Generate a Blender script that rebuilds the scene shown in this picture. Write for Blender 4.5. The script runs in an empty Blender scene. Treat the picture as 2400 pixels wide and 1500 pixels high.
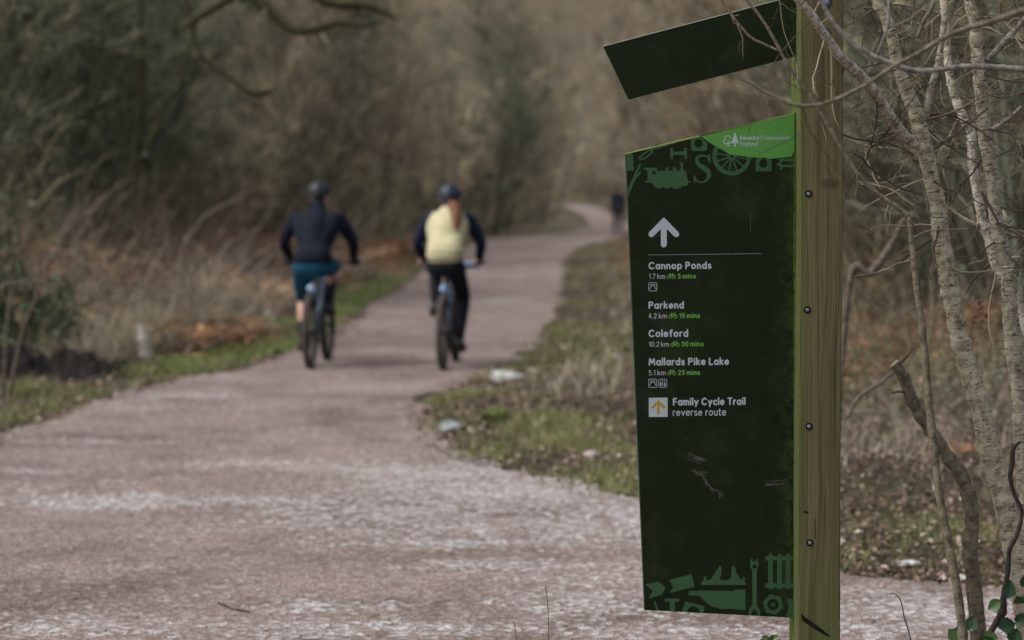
import bpy, bmesh, math, random
import numpy as np
from mathutils import Vector, Matrix
from mathutils.geometry import tessellate_polygon

# ------------------------------------------------------------------ camera, sky, sun, exposure
S = bpy.context.scene
COL = S.collection
FPX = 5667.0            # focal length in pixels of a 2400 px wide frame (85 mm on 36 mm)
CAMH = 1.7
PITCH = math.atan(310.0 / FPX)
cam_d = bpy.data.cameras.new('camera')
cam = bpy.data.objects.new('camera', cam_d)
COL.objects.link(cam)
cam.location = (0, 0, CAMH)
cam.rotation_euler = (math.pi / 2 - PITCH, 0, 0)
cam_d.sensor_width = 36
cam_d.lens = 85
cam_d.clip_start = 0.1
cam_d.clip_end = 3000
cam_d.dof.use_dof = True
cam_d.dof.focus_distance = 7.22
cam_d.dof.aperture_fstop = 2.8
S.camera = cam

SUN_EL, SUN_AZ = math.radians(52), math.radians(-110)   # azimuth from +Y towards +X
w = bpy.data.worlds.new('World')
S.world = w
w.use_nodes = True
nt = w.node_tree
nt.nodes.clear()
sky = nt.nodes.new('ShaderNodeTexSky')
sky.sky_type = 'NISHITA'
sky.sun_disc = False
sky.sun_elevation = SUN_EL
sky.sun_rotation = SUN_AZ
sky.air_density = 1.0
sky.dust_density = 3.0
hs = nt.nodes.new('ShaderNodeHueSaturation')
hs.inputs['Saturation'].default_value = 0.5
bg = nt.nodes.new('ShaderNodeBackground')
bg.inputs['Strength'].default_value = 0.11
out = nt.nodes.new('ShaderNodeOutputWorld')
nt.links.new(sky.outputs[0], hs.inputs['Color'])
nt.links.new(hs.outputs[0], bg.inputs[0])
nt.links.new(bg.outputs[0], out.inputs[0])

sd = bpy.data.lights.new('sun', 'SUN')
sd.energy = 1.5
sd.angle = math.radians(18)
sd.color = (1.0, 0.97, 0.93)
so = bpy.data.objects.new('sun', sd)
COL.objects.link(so)
sv = Vector((math.sin(SUN_AZ) * math.cos(SUN_EL), math.cos(SUN_AZ) * math.cos(SUN_EL), math.sin(SUN_EL)))
so.rotation_euler = sv.to_track_quat('Z', 'Y').to_euler()
so.location = (0, 0, 40)

S.view_settings.view_transform = 'Standard'
S.view_settings.look = 'None'
S.view_settings.exposure = 0.86
S.view_settings.gamma = 1
S.view_settings.use_curve_mapping = False
S.render.engine = 'CYCLES'
S.cycles.use_denoising = True
S.cycles.max_bounces = 4
S.cycles.diffuse_bounces = 3
S.cycles.glossy_bounces = 2
S.cycles.transmission_bounces = 2
S.cycles.transparent_max_bounces = 4
S.cycles.caustics_reflective = False
S.cycles.caustics_refractive = False

# ------------------------------------------------------------------ photograph <-> place
_fw = np.array([0, math.cos(PITCH), -math.sin(PITCH)])
_up = np.array([0, math.sin(PITCH), math.cos(PITCH)])


def P(px, py, Y):
    """point of the place at distance Y that the photograph shows at px, py"""
    d = np.array([(px - 1200) / FPX, 0, 0]) + _fw - _up * ((py - 750) / FPX)
    return np.array([0, 0, CAMH]) + d * (Y / d[1])


def G(px, py):
    d = np.array([(px - 1200) / FPX, 0, 0]) + _fw - _up * ((py - 750) / FPX)
    return np.array([0, 0, CAMH]) + d * (CAMH / -d[2])


# ------------------------------------------------------------------ materials
def lin(c):
    return tuple(c) + (1.0,) if len(c) == 3 else tuple(c)


class M:
    def __init__(s, name):
        s.m = bpy.data.materials.new(name)
        s.m.use_nodes = True
        s.t = s.m.node_tree
        s.b = s.t.nodes['Principled BSDF']
        s.o = s.t.nodes['Material Output']

    def n(s, typ, **kw):
        x = s.t.nodes.new('ShaderNode' + typ)
        for k, v in kw.items():
            setattr(x, k, v)
        return x

    def l(s, a, b):
        s.t.links.new(a, b)

    def coord(s, kind='Object', scale=(1, 1, 1), attr=None):
        if attr:
            a = s.n('Attribute', attribute_name=attr)
            src = a.outputs['Vector']
        else:
            src = s.n('TexCoord').outputs[kind]
        mp = s.n('Mapping')
        mp.inputs['Scale'].default_value = scale
        s.l(src, mp.inputs[0])
        return mp.outputs[0]

    def noise(s, co, scale, detail=4, rough=0.6, dist=0.0):
        x = s.n('TexNoise')
        x.inputs['Scale'].default_value = scale
        x.inputs['Detail'].default_value = detail
        x.inputs['Roughness'].default_value = rough
        x.inputs['Distortion'].default_value = dist
        s.l(co, x.inputs['Vector'])
        return x.outputs['Fac']

    def ramp(s, fac, stops):
        x = s.n('ValToRGB')
        e = x.color_ramp.elements
        while len(e) < len(stops):
            e.new(0.5)
        for i, (p, c) in enumerate(stops):
            e[i].position = p
            e[i].color = lin(c)
        s.l(fac, x.inputs[0])
        return x.outputs[0]

    def mix(s, fac, a, b, mode='MIX'):
        x = s.n('Mix', data_type='RGBA', blend_type=mode)
        for i, v in ((0, fac), (6, a), (7, b)):
            if hasattr(v, 'default_value') or hasattr(v, 'links'):
                s.l(v, x.inputs[i])
            elif i == 0:
                x.inputs[0].default_value = v
            else:
                x.inputs[i].default_value = lin(v)
        return x.outputs[2]

    def math(s, op, a, b=0.0):
        x = s.n('Math', operation=op)
        for i, v in ((0, a), (1, b)):
            if isinstance(v, (int, float)):
                x.inputs[i].default_value = v
            else:
                s.l(v, x.inputs[i])
        return x.outputs[0]

    def attr(s, name):
        return s.n('Attribute', attribute_name=name).outputs['Fac']

    def bump(s, h, strength=0.5, dist=0.01):
        x = s.n('Bump')
        x.inputs['Strength'].default_value = strength
        x.inputs['Distance'].default_value = dist
        s.l(h, x.inputs['Height'])
        s.l(x.outputs[0], s.b.inputs['Normal'])

    def fin(s, col=None, rough=0.8, spec=0.3, metal=0.0):
        if col is not None:
            if isinstance(col, tuple):
                s.b.inputs['Base Color'].default_value = lin(col)
            else:
                s.l(col, s.b.inputs['Base Color'])
        s.b.inputs['Roughness'].default_value = rough
        s.b.inputs['Specular IOR Level'].default_value = spec
        s.b.inputs['Metallic'].default_value = metal
        return s.m


def plain(name, c, rough=0.6, spec=0.4, metal=0.0, var=0.25, scale=30):
    m = M(name)
    co = m.coord()
    f = m.noise(co, scale, 3)
    a = tuple(x * (1 - var) for x in c)
    b = tuple(min(1, x * (1 + var)) for x in c)
    return m.fin(m.ramp(f, [(0.3, a), (0.7, b)]), rough, spec, metal)


def tinted(name, stops, rough=0.85, spec=0.2, blotch=None, bscale=3.0, trans=0.0, vary=0.0):
    """colour differs from twig to twig / leaf to leaf by the mesh's tint value"""
    m = M(name)
    c = m.ramp(m.attr('tint'), stops)
    if blotch is not None:
        f = m.noise(m.coord(), bscale, 3)
        f = m.ramp(f, [(0.42, (0, 0, 0)), (0.6, (1, 1, 1))])
        c = m.mix(m.math('MULTIPLY', f, 0.5), c, blotch)
    if vary:
        g = m.ramp(m.noise(m.coord(), vary, 3, 0.6), [(0.38, (0.22, 0.23, 0.20)), (0.5, (0.90, 0.90, 0.88)), (0.62, (1.95, 1.85, 1.62))])
        c = m.mix(1.0, c, g, 'MULTIPLY')
        r = m.ramp(m.n('ObjectInfo').outputs['Random'], [(0.0, (0.50, 0.56, 0.47)), (0.5, (1.0, 0.98, 0.93)), (1.0, (1.65, 1.46, 1.25))])
        c = m.mix(1.0, c, r, 'MULTIPLY')
    m.fin(c, rough, spec)
    if trans > 0:
        tr = m.n('BsdfTranslucent')
        m.l(c, tr.inputs[0])
        mx = m.n('MixShader')
        mx.inputs[0].default_value = trans
        m.l(m.b.outputs[0], mx.inputs[1])
        m.l(tr.outputs[0], mx.inputs[2])
        m.l(mx.outputs[0], m.o.inputs[0])
    return m.m


def bark(name, base, dark, light, lent=1.0):
    """straightened trunk coordinates give horizontal lenticels and patches"""
    m = M(name)
    co1 = m.coord(attr='tuv', scale=(1, 1, 1))
    co2 = m.coord(attr='tuv', scale=(32, 32, 170))
    co3 = m.coord(attr='tuv', scale=(60, 60, 60))
    patch = m.noise(co1, 34, 7, 0.78)
    c = m.ramp(patch, [(0.34, dark), (0.46, base), (0.59, light)])
    le = m.noise(co2, 1.0, 3, 0.6)
    lf = m.ramp(le, [(0.58, (0, 0, 0)), (0.63, (1, 1, 1))])
    lf2 = m.math('MULTIPLY', m.math('MULTIPLY', lf, lent), 0.85)
    c = m.mix(lf2, c, tuple(x * 0.28 for x in dark))
    fine = m.noise(co3, 4, 5, 0.7)
    c = m.mix(m.math('MULTIPLY', fine, 0.5), c, m.mix(0.5, c, dark))
    h = m.math('ADD', m.math('MULTIPLY', le, -0.6), m.math('ADD', fine, m.math('MULTIPLY', patch, 1.5)))
    m.bump(h, 0.8, 0.004)
    return m.fin(c, 0.8, 0.25)


# ------------------------------------------------------------------ mesh builder
class MB:
    def __init__(s):
        s.v, s.f, s.t, s.u, s.n = [], {3: [], 4: []}, [], [], 0

    def add(s, v, f, tint=0.5, uv=None):
        v = np.asarray(v, float).reshape(-1, 3)
        s.v.append(v)
        for k, a in f.items():
            if len(a):
                s.f[k].append(np.asarray(a, int) + s.n)
        s.t.append(np.broadcast_to(np.asarray(tint, float).reshape(-1) if np.ndim(tint) else tint, (len(v),)))
        s.u.append(v if uv is None else uv)
        s.n += len(v)

    def build(s, name, mat, parent=None, smooth=True, link=True):
        me = bpy.data.meshes.new(name)
        v = np.concatenate(s.v).astype(np.float32)
        me.vertices.add(len(v))
        me.vertices.foreach_set('co', v.ravel())
        loops, starts, tot, pos = [], [], [], 0
        for k in (3, 4):
            if s.f[k]:
                a = np.concatenate(s.f[k])
                loops.append(a.ravel())
                starts.append(pos + np.arange(len(a)) * k)
                tot.append(np.full(len(a), k))
                pos += a.size
        loops = np.concatenate(loops)
        starts = np.concatenate(starts)
        me.loops.add(len(loops))
        me.loops.foreach_set('vertex_index', loops.astype(np.int32))
        me.polygons.add(len(starts))
        me.polygons.foreach_set('loop_start', starts.astype(np.int32))
        try:
            me.polygons.foreach_set('loop_total', np.concatenate(tot).astype(np.int32))
        except Exception:
            pass
        me.polygons.foreach_set('use_smooth', np.full(len(starts), smooth))
        a = me.attributes.new('tint', 'FLOAT', 'POINT')
        a.data.foreach_set('value', np.concatenate(s.t).astype(np.float32))
        a = me.attributes.new('tuv', 'FLOAT_VECTOR', 'POINT')
        a.data.foreach_set('vector', np.concatenate(s.u).astype(np.float32).ravel())
        me.update(calc_edges=True)
        me.validate()
        me.materials.append(mat)
        o = bpy.data.objects.new(name, me)
        if link:
            COL.objects.link(o)
        if parent:
            o.parent = parent
        return o

    # --- tubes: PP (N,K,3), RR (N,K)
    def tubes(s, PP, RR, sides=3, tint=None, rng=None, lump=0.0):
        PP = np.asarray(PP, float)
        RR = np.asarray(RR, float)
        N, K, _ = PP.shape
        T = np.gradient(PP, axis=1)
        T /= np.linalg.norm(T, axis=2, keepdims=True) + 1e-12
        ref = np.array([0.31, 0.93, 0.17])
        ref = ref / np.linalg.norm(ref)
        A = np.cross(T, ref)
        A /= np.linalg.norm(A, axis=2, keepdims=True) + 1e-9
        B = np.cross(T, A)
        ph = np.arange(sides) / sides * 2 * math.pi
        R4 = RR[:, :, None, None]
        if lump and rng is not None:
            R4 = R4 * (1 + lump * rng.normal(0, 1, (N, K, sides, 1)))
        c = np.cos(ph)[None, None, :, None]
        sn = np.sin(ph)[None, None, :, None]
        V = PP[:, :, None, :] + R4 * (c * A[:, :, None, :] + sn * B[:, :, None, :])
        seg = np.linalg.norm(np.diff(PP, axis=1), axis=2)
        al = np.concatenate([np.zeros((N, 1)), np.cumsum(seg, axis=1)], axis=1)
        off = np.arange(N) * 3.7
        U = np.concatenate([np.broadcast_to(c, (N, K, sides, 1)) * RR[:, :, None, None],
                            np.broadcast_to(sn, (N, K, sides, 1)) * RR[:, :, None, None],
                            np.broadcast_to((al + off[:, None])[:, :, None, None], (N, K, sides, 1))], axis=3)
        base = (np.arange(N) * K * sides)[:, None, None]
        k = np.arange(K - 1)[None, :, None]
        j = np.arange(sides)[None, None, :]
        j2 = (j + 1) % sides
        q = np.stack([base + k * sides + j, base + k * sides + j2,
                      base + (k + 1) * sides + j2, base + (k + 1) * sides + j], axis=3).reshape(-1, 4)
        if tint is None:
            tt = (rng or np.random.default_rng(1)).uniform(0, 1, N)
        else:
            tt = np.broadcast_to(np.asarray(tint, float), (N,))
        tv = np.repeat(tt, K * sides)
        caps = {4: q}
        if sides > 4:
            tri = []
            i0 = np.arange(1, sides - 1)
            for b in range(N):
                o0 = b * K * sides
                o1 = o0 + (K - 1) * sides
                tri.append(np.stack([np.full_like(i0, o0), o0 + i0 + 1, o0 + i0], 1))
                tri.append(np.stack([np.full_like(i0, o1), o1 + i0, o1 + i0 + 1], 1))
            caps[3] = np.concatenate(tri)
        s.add(V.reshape(-1, 3), caps, tv, U.reshape(-1, 3))
        return s

    def tube(s, pts, r, sides=8, tint=0.5):
        pts = np.asarray(pts, float)
        r = np.full(len(pts), r) if np.ndim(r) == 0 else np.asarray(r)
        return s.tubes(pts[None], r[None], sides, tint)

    def box(s, lo, hi, tint=0.5):
        x0, y0, z0 = lo
        x1, y1, z1 = hi
        v = [(x0, y0, z0), (x1, y0, z0), (x1, y1, z0), (x0, y1, z0), (x0, y0, z1), (x1, y0, z1), (x1, y1, z1), (x0, y1, z1)]
        f = [(0, 3, 2, 1), (4, 5, 6, 7), (0, 1, 5, 4), (1, 2, 6, 5), (2, 3, 7, 6), (3, 0, 4, 7)]
        s.add(v, {4: f}, tint)
        return s

    def ball(s, c, r, nu=14, nv=9, tint=0.5):
        r = np.broadcast_to(np.asarray(r, float), (3,))
        th = np.linspace(0.001, math.pi - 0.001, nv)
        ph = np.arange(nu) / nu * 2 * math.pi
        V = np.stack([np.sin(th)[:, None] * np.cos(ph), np.sin(th)[:, None] * np.sin(ph),
                      np.broadcast_to(np.cos(th)[:, None], (nv, nu))], 2) * r + np.asarray(c, float)
        q = []
        for i in range(nv - 1):
            for j in range(nu):
                j2 = (j + 1) % nu
                q.append((i * nu + j, (i + 1) * nu + j, (i + 1) * nu + j2, i * nu + j2))
        s.add(V.reshape(-1, 3), {4: q}, tint)
        return s

    def torus(s, c, axis, R, r, n=40, m=8, a0=0, a1=2 * math.pi):
        axis = np.asarray(axis, float) / np.linalg.norm(axis)
        u = np.cross(axis, [0, 0, 1.0])
        if np.linalg.norm(u) < 1e-3:
            u = np.array([1.0, 0, 0])
        u /= np.linalg.norm(u)
        v = np.cross(axis, u)
        closed = abs(a1 - a0 - 2 * math.pi) < 1e-6
        ph = np.linspace(a0, a1, n + 1)[: n if closed else n + 1]
        th = np.arange(m) / m * 2 * math.pi
        rad = np.cos(ph)[:, None] * u + np.sin(ph)[:, None] * v
        V = np.asarray(c) + rad[:, None, :] * (R + r * np.cos(th))[None, :, None] + axis * (r * np.sin(th))[None, :, None]
        k = len(ph)
        q = []
        for i in range(k if closed else k - 1):
            for j in range(m):
                q.append((i * m + j, ((i + 1) % k) * m + j, ((i + 1) % k) * m + (j + 1) % m, i * m + (j + 1) % m))
        s.add(V.reshape(-1, 3), {4: q})
        return s

    def leaves(s, C, size, rng, flat=0.0, aspect=0.6):
        """folded diamond leaves, 2 quads worth of real blade each"""
        N = len(C)
        d = rng.normal(0, 1, (N, 3))
        d[:, 2] *= (1 - flat)
        d /= np.linalg.norm(d, axis=1, keepdims=True) + 1e-9
        nrm = rng.normal(0, 1, (N, 3))
        nrm[:, 2] += flat * 4
        sd_ = np.cross(d, nrm)
        sd_ /= np.linalg.norm(sd_, axis=1, keepdims=True) + 1e-9
        up_ = np.cross(sd_, d)
        L = (size * rng.uniform(0.6, 1.3, N))[:, None]
        a = C
        b = C + d * L * 0.45 + sd_ * L * aspect * 0.5 + up_ * L * 0.12
        c = C + d * L
        e = C + d * L * 0.45 - sd_ * L * aspect * 0.5 + up_ * L * 0.12
        V = np.stack([a, b, c, e], 1).reshape(-1, 3)
        i = np.arange(N)[:, None] * 4
        tri = np.concatenate([i + np.array([[0, 1, 2]]), i + np.array([[0, 2, 3]])])
        s.add(V, {3: tri}, np.repeat(rng.uniform(0, 1, N), 4))
        return s

    def blades(s, C, h, rng, lean=0.5, wd=0.006, K=3):
        """grass blades"""
        N = len(C)
        az = rng.uniform(0, 2 * math.pi, N)
        d = np.stack([np.cos(az), np.sin(az), np.zeros(N)], 1)
        sdv = np.stack([-np.sin(az), np.cos(az), np.zeros(N)], 1)
        H = h * rng.uniform(0.5, 1.3, N)
        ln = lean * rng.uniform(0.2, 1.4, N)
        rows = []
        for k in range(K + 1):
            t = k / K
            c = C + d * (H * ln * t * t)[:, None] + np.array([0, 0, 1.0]) * (H * t * (1 - 0.35 * ln * t))[:, None]
            ww = wd * (1 - t) * (0.6 + 0.4 * (1 - t))
            rows += [c - sdv * ww] if k == K else [c - sdv * ww, c + sdv * ww]
        n = len(rows)
        V = np.stack(rows, 1).reshape(-1, 3)
        i = np.arange(N)[:, None] * n
        q = [i + np.array([[2 * k, 2 * k + 1, 2 * k + 3, 2 * k + 2]]) for k in range(K - 1)]
        tri = i + np.array([[2 * K - 2, 2 * K - 1, 2 * K]])
        s.add(V, {4: np.concatenate(q), 3: tri}, np.repeat(rng.uniform(0, 1, N), n))
        return s


def empty(name, loc=(0, 0, 0), rz=0.0):
    o = bpy.data.objects.new(name, None)
    COL.objects.link(o)
    o.location = loc
    o.rotation_euler = (0, 0, rz)
    o.empty_display_size = 0.2
    return o


def tag(o, label=None, cat=None, group=None, kind=None):
    if label:
        o['label'] = label
    if cat:
        o['category'] = cat
    if group:
        o['group'] = group
    if kind:
        o['kind'] = kind
    return o


def copy_tree(o, parent=None):
    c = o.copy()
    COL.objects.link(c)
    c.parent = parent
    for ch in list(o.children):
        copy_tree(ch, c)
    return c


def spline(pts, n):
    """Catmull-Rom through rows of any width"""
    p = np.asarray(pts, float)
    p = np.vstack([2 * p[0] - p[1], p, 2 * p[-1] - p[-2]])
    m = len(p) - 3
    t = np.linspace(0, m - 1e-6, n)
    i = t.astype(int)
    u = (t - i)[:, None]
    a, b, c, d = p[i], p[i + 1], p[i + 2], p[i + 3]
    return 0.5 * (2 * b + (c - a) * u + (2 * a - 5 * b + 4 * c - d) * u ** 2 + (3 * b - a - 3 * c + d) * u ** 3)


# ------------------------------------------------------------------ terrain
_rs = np.random.default_rng(5)
_W = [( _rs.uniform(-1, 1, 2) * f_, _rs.uniform(0, 6.28), a_) for f_, a_ in
      [(0.25, 1), (0.4, 0.8), (0.7, 0.6), (1.1, 0.5), (1.9, 0.35), (3.1, 0.25), (5.0, 0.15), (7.5, 0.1)] for _ in range(3)]


def wavy(x, y, s=1.0):
    z = 0
    for k, p, a in _W:
        z = z + a * np.sin((x * k[0] + y * k[1]) * 2 * s + p)
    return z / 3.0


LE = [(-900, 1420), (-600, 1250), (-250, 1110), (0, 1035), (60, 1000), (180, 962), (380, 900), (600, 858), (770, 800), (845, 745),
      (900, 704), (1007, 635), (1075, 590), (1125, 564), (1241, 552), (1327, 544), (1380, 533), (1384, 520), (1369, 504), (1343, 491), (1322, 481)]
RE = [(3200, 1420), (2400, 1385), (2000, 1350), (1700, 1240), (1490, 1165), (1300, 1128), (1170, 1105), (1060, 1065), (990, 1010), (985, 970),
      (1020, 930), (1100, 890), (1190, 850), (1265, 790), (1300, 720), (1318, 650), (1316, 613), (1343, 587), (1380, 571), (1433, 560),
      (1460, 552), (1484, 540), (1482, 524), (1445, 507), (1400, 489), (1360, 480)]
LW = np.array([G(*p)[:2] for p in LE])
RW = np.array([G(*p)[:2] for p in RE])
LW = np.vstack([[-40, 2.0], [-14, 8.0], LW])
RW = np.vstack([[40, 2.0], [16, 8.8], RW])
LW = np.vstack([LW, [2, 262], [-30, 320]])
RW = np.vstack([RW, [6.5, 262], [-24, 320]])


def path_l(y):
    return np.interp(y, LW[:, 1], LW[:, 0])


def path_r(y):
    return np.interp(y, RW[:, 1], RW[:, 0])


def off_path(x, y):
    """metres outside the path's edge, and the side"""
    dl = path_l(y) - x
    dr = x - path_r(y)
    d = np.maximum(dl, dr)
    return d, dl > dr


def smooth(a, b, x):
    t = np.clip((x - a) / (b - a), 0, 1)
    return t * t * (3 - 2 * t)


def H(x, y):
    x = np.asarray(x, float)
    y = np.asarray(y, float)
    d, left = off_path(x, y)
    d = np.maximum(d, 0)
    k = smooth(0.1, 1.2, d)
    z = k * 0.05 * wavy(x * 2, y * 2)
    rise_l = 0.05 * smooth(0.2, 1.0, d) + 0.17 * np.maximum(d - 1.6, 0) ** 1.0 * smooth(1.6, 4, d)
    rise_r = 0.04 * smooth(0.2, 1.0, d) + 0.20 * np.maximum(d - 2.2, 0) * smooth(2.2, 5, d)
    r = np.where(left, rise_l, rise_r)
    r = np.where(r > 3, 3 + (r - 3) * 0.55, r)
    r = 14 * (1 - np.exp(-r / 14))
    near = smooth(9.5, 15, y)
    z = z * smooth(6, 11, y) + r * near * (1 + 0.25 * k * wavy(x * 0.15, y * 0.15))
    z = z + 0.22 * np.maximum(y - 270, 0) * (1 + 0.1 * wavy(x * 0.03, y * 0.03))
    return z - 0.012


def col_ramp_ground():
    m = M('forest_floor_mat')
    co = m.coord()
    a = m.noise(co, 1.2, 6, 0.65)
    b = m.noise(co, 9, 6, 0.75)
    c = m.noise(co, 60, 4, 0.7)
    base = m.ramp(b, [(0.30, (0.020, 0.015, 0.011)), (0.46, (0.075, 0.055, 0.040)), (0.6, (0.165, 0.125, 0.093)), (0.75, (0.26, 0.205, 0.155))])
    green = m.ramp(c, [(0.3, (0.03, 0.045, 0.015)), (0.7, (0.13, 0.16, 0.055))])
    gf = m.ramp(a, [(0.5, (0, 0, 0)), (0.62, (1, 1, 1))])
    col = m.mix(m.math('MULTIPLY', gf, 0.55), base, green)
    m.bump(m.math('ADD', b, c), 0.9, 0.05)
    return m.fin(col, 0.95, 0.1)


MAT_GROUND = col_ramp_ground()


def grid(xs, ys, fz, name, mat):
    X, Y = np.meshgrid(xs, ys)
    V = np.stack([X, Y, fz(X, Y)], 2).reshape(-1, 3)
    nx, ny = len(xs), len(ys)
    i = np.arange(ny - 1)[:, None] * nx + np.arange(nx - 1)[None]
    q = np.stack([i, i + 1, i + 1 + nx, i + nx], 2).reshape(-1, 4)
    mb = MB()
    mb.add(V, {4: q})
    return mb.build(name, mat)


xs = np.concatenate([-np.geomspace(600, 9, 50), np.linspace(-8.8, 14, 240), np.geomspace(14.3, 600, 50)])
ys = np.concatenate([np.linspace(-300, 4, 24), np.linspace(5, 32, 270), np.geomspace(32.3, 1100, 190)])
ground = grid(xs, ys, H, 'ground', MAT_GROUND)
tag(ground, 'leaf strewn woodland floor rising either side of the trail', kind='structure')

# gravel path -------------------------------------------------------
PATCH = [(250, 1185, 330, 20, 1.0), (700, 1182, 330, 14, 0.7), (560, 1092, 230, 8, 0.9), (40, 1108, 90, 7, 0.7), (1000, 1112, 380, 34, 0.85),
         (1180, 1165, 420, 62, 1.0), (1000, 1220, 460, 60, 0.7), (1450, 1225, 420, 62, 0.9), (1050, 1282, 300, 14, 0.8),
         (1190, 1330, 240, 16, 0.7), (1400, 1370, 200, 16, 0.5), (1500, 1420, 330, 35, 0.75), (800, 1432, 190, 15, 1.0),
         (150, 1480, 330, 35, 0.9), (900, 1485, 420, 22, 1.0), (1500, 1490, 350, 30, 0.7), (2150, 1440, 300, 45, 0.9),
         (2050, 1490, 350, 30, 0.8), (450, 930, 160, 6, 0.8), (520, 915, 60, 4, 0.9), (1180, 705, 90, 9, 0.7), (220, 1040, 130, 8, 0.5), (1450, 560, 60, 8, 0.6),
         (640, 1030, 60, 5, 0.6), (980, 600, 60, 5, 0.3), (320, 960, 80, 8, 0.4)]


def pale(x, y):
    yy = np.maximum(y, 3)
    py = 440 + CAMH * FPX / yy
    px = 1200 + x / yy * FPX
    z = np.zeros_like(px)
    for cx, cy, rx, ry, a in PATCH:
        d = ((px - cx) / rx) ** 2 + ((py - cy) / ry) ** 2
        z = np.maximum(z, a * smooth(1.5, 0.1, np.sqrt(d) + 0.25 * wavy(x * 2.5, y * 2.2)))
    return np.clip(z + 0.16 * wavy(x * 6, y * 5), 0, 1)


def gravel_mat():
    m = M('gravel_path_mat')
    co = m.coord()
    a = m.noise(co, 1.3, 5, 0.7, 0.6)
    b = m.noise(co, 22, 6, 0.8)
    vo = m.n('TexVoronoi')
    vo.inputs['Scale'].default_value = 85
    m.l(co, vo.inputs['Vector'])
    vb = m.n('TexVoronoi')
    vb.inputs['Scale'].default_value = 36
    m.l(co, vb.inputs['Vector'])
    cell = m.n('SeparateColor')
    m.l(vo.outputs['Color'], cell.inputs[0])
    cellb = m.n('SeparateColor')
    m.l(vb.outputs['Color'], cellb.inputs[0])
    base = m.ramp(cell.outputs[0], [(0.0, (0.125, 0.092, 0.079)), (0.4, (0.250, 0.190, 0.168)), (0.8, (0.335, 0.262, 0.236)), (1.0, (0.54, 0.48, 0.44))])
    tone = m.ramp(m.math('ADD', m.math('MULTIPLY', a, 0.6), m.math('MULTIPLY', m.noise(co, 0.45, 4, 0.6), 0.4)), [(0.38, (0.55, 0.50, 0.48)), (0.5, (0.95, 0.92, 0.90)), (0.62, (1.18, 1.15, 1.14))])
    base = m.mix(1.0, base, tone, 'MULTIPLY')
    base = m.mix(m.math('MULTIPLY', m.ramp(b, [(.4, (0, 0, 0)), (.62, (1, 1, 1))]), 0.5), base, (0.125, 0.090, 0.075))
    stones = m.ramp(cellb.outputs[1], [(0.0, (0.24, 0.215, 0.205)), (0.5, (0.42, 0.40, 0.39)), (1.0, (0.68, 0.67, 0.66))])
    pf = m.attr('pale')
    br = m.noise(co, 5.5, 5, 0.7, 0.8)
    brk = m.ramp(br, [(0.34, (0.15, 0.15, 0.15)), (0.56, (1, 1, 1))])
    pr_ = m.math('ADD', m.math('MULTIPLY', m.math('MULTIPLY', pf, brk), 0.95), 0.04)
    k = m.math('ADD', m.math('MULTIPLY', m.math('SUBTRACT', pr_, cellb.outputs[2]), 2.5), 0.5)
    kf = m.ramp(k, [(0.3, (0, 0, 0)), (0.8, (0.68, 0.68, 0.68))])
    col = m.mix(kf, base, stones)
    m.bump(m.math('ADD', m.math('ADD', vo.outputs['Distance'], vb.outputs['Distance']), b), 0.7, 0.02)
    return m.fin(col, 0.92, 0.15)


MAT_GRAVEL = gravel_mat()
ys = np.concatenate([np.linspace(2.5, 8.3, 20), np.geomspace(8.4, 28, 330), np.geomspace(28.3, 318, 150)])
NU = 300
mb = MB()
rows = []
for i, y in enumerate(ys):
    xl = path_l(y) - 0.05 + 0.10 * wavy(np.array(3.0), y * 3.0) + 0.03 * _rs.normal()
    xr = path_r(y) + 0.05 + 0.12 * wavy(np.array(9.0), y * 3.0) + 0.03 * _rs.normal()
    u = np.linspace(0, 1, NU)
    rows.append(np.stack([xl + (xr - xl) * u, np.full(NU, y)], 1))
R = np.array(rows)
Z = np.maximum(0.006 + 0.008 * wavy(R[..., 0] * 3, R[..., 1] * 3) * smooth(0, 12, R[..., 1]), H(R[..., 0], R[..., 1]) + 0.016)
V = np.concatenate([R, Z[..., None]], 2).reshape(-1, 3)
i = np.arange(len(ys) - 1)[:, None] * NU + np.arange(NU - 1)[None]
mb.add(V, {4: np.stack([i, i + 1, i + 1 + NU, i + NU], 2).reshape(-1, 4)})
path = mb.build('gravel_path', MAT_GRAVEL)
a = path.data.attributes.new('pale', 'FLOAT', 'POINT')
a.data.foreach_set('value', pale(V[:, 0], V[:, 1]).astype(np.float32))
tag(path, 'pinkish brown gravel trail with pale stony patches, winding off into the wood', kind='structure')

# loose stones on the trail
rng = np.random.default_rng(11)
MAT_PEB = tinted('pebble_mat', [(0, (0.16, 0.12, 0.11)), (0.5, (0.33, 0.28, 0.26)), (1, (0.60, 0.57, 0.54))], 0.9)
bm = bmesh.new()
bmesh.ops.create_icosphere(bm, subdivisions=1, radius=1)
bm.verts.ensure_lookup_table()
IV = np.array([v.co[:] for v in bm.verts])
IF = np.array([[v.index for v in f.verts] for f in bm.faces])
bm.free()


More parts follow.
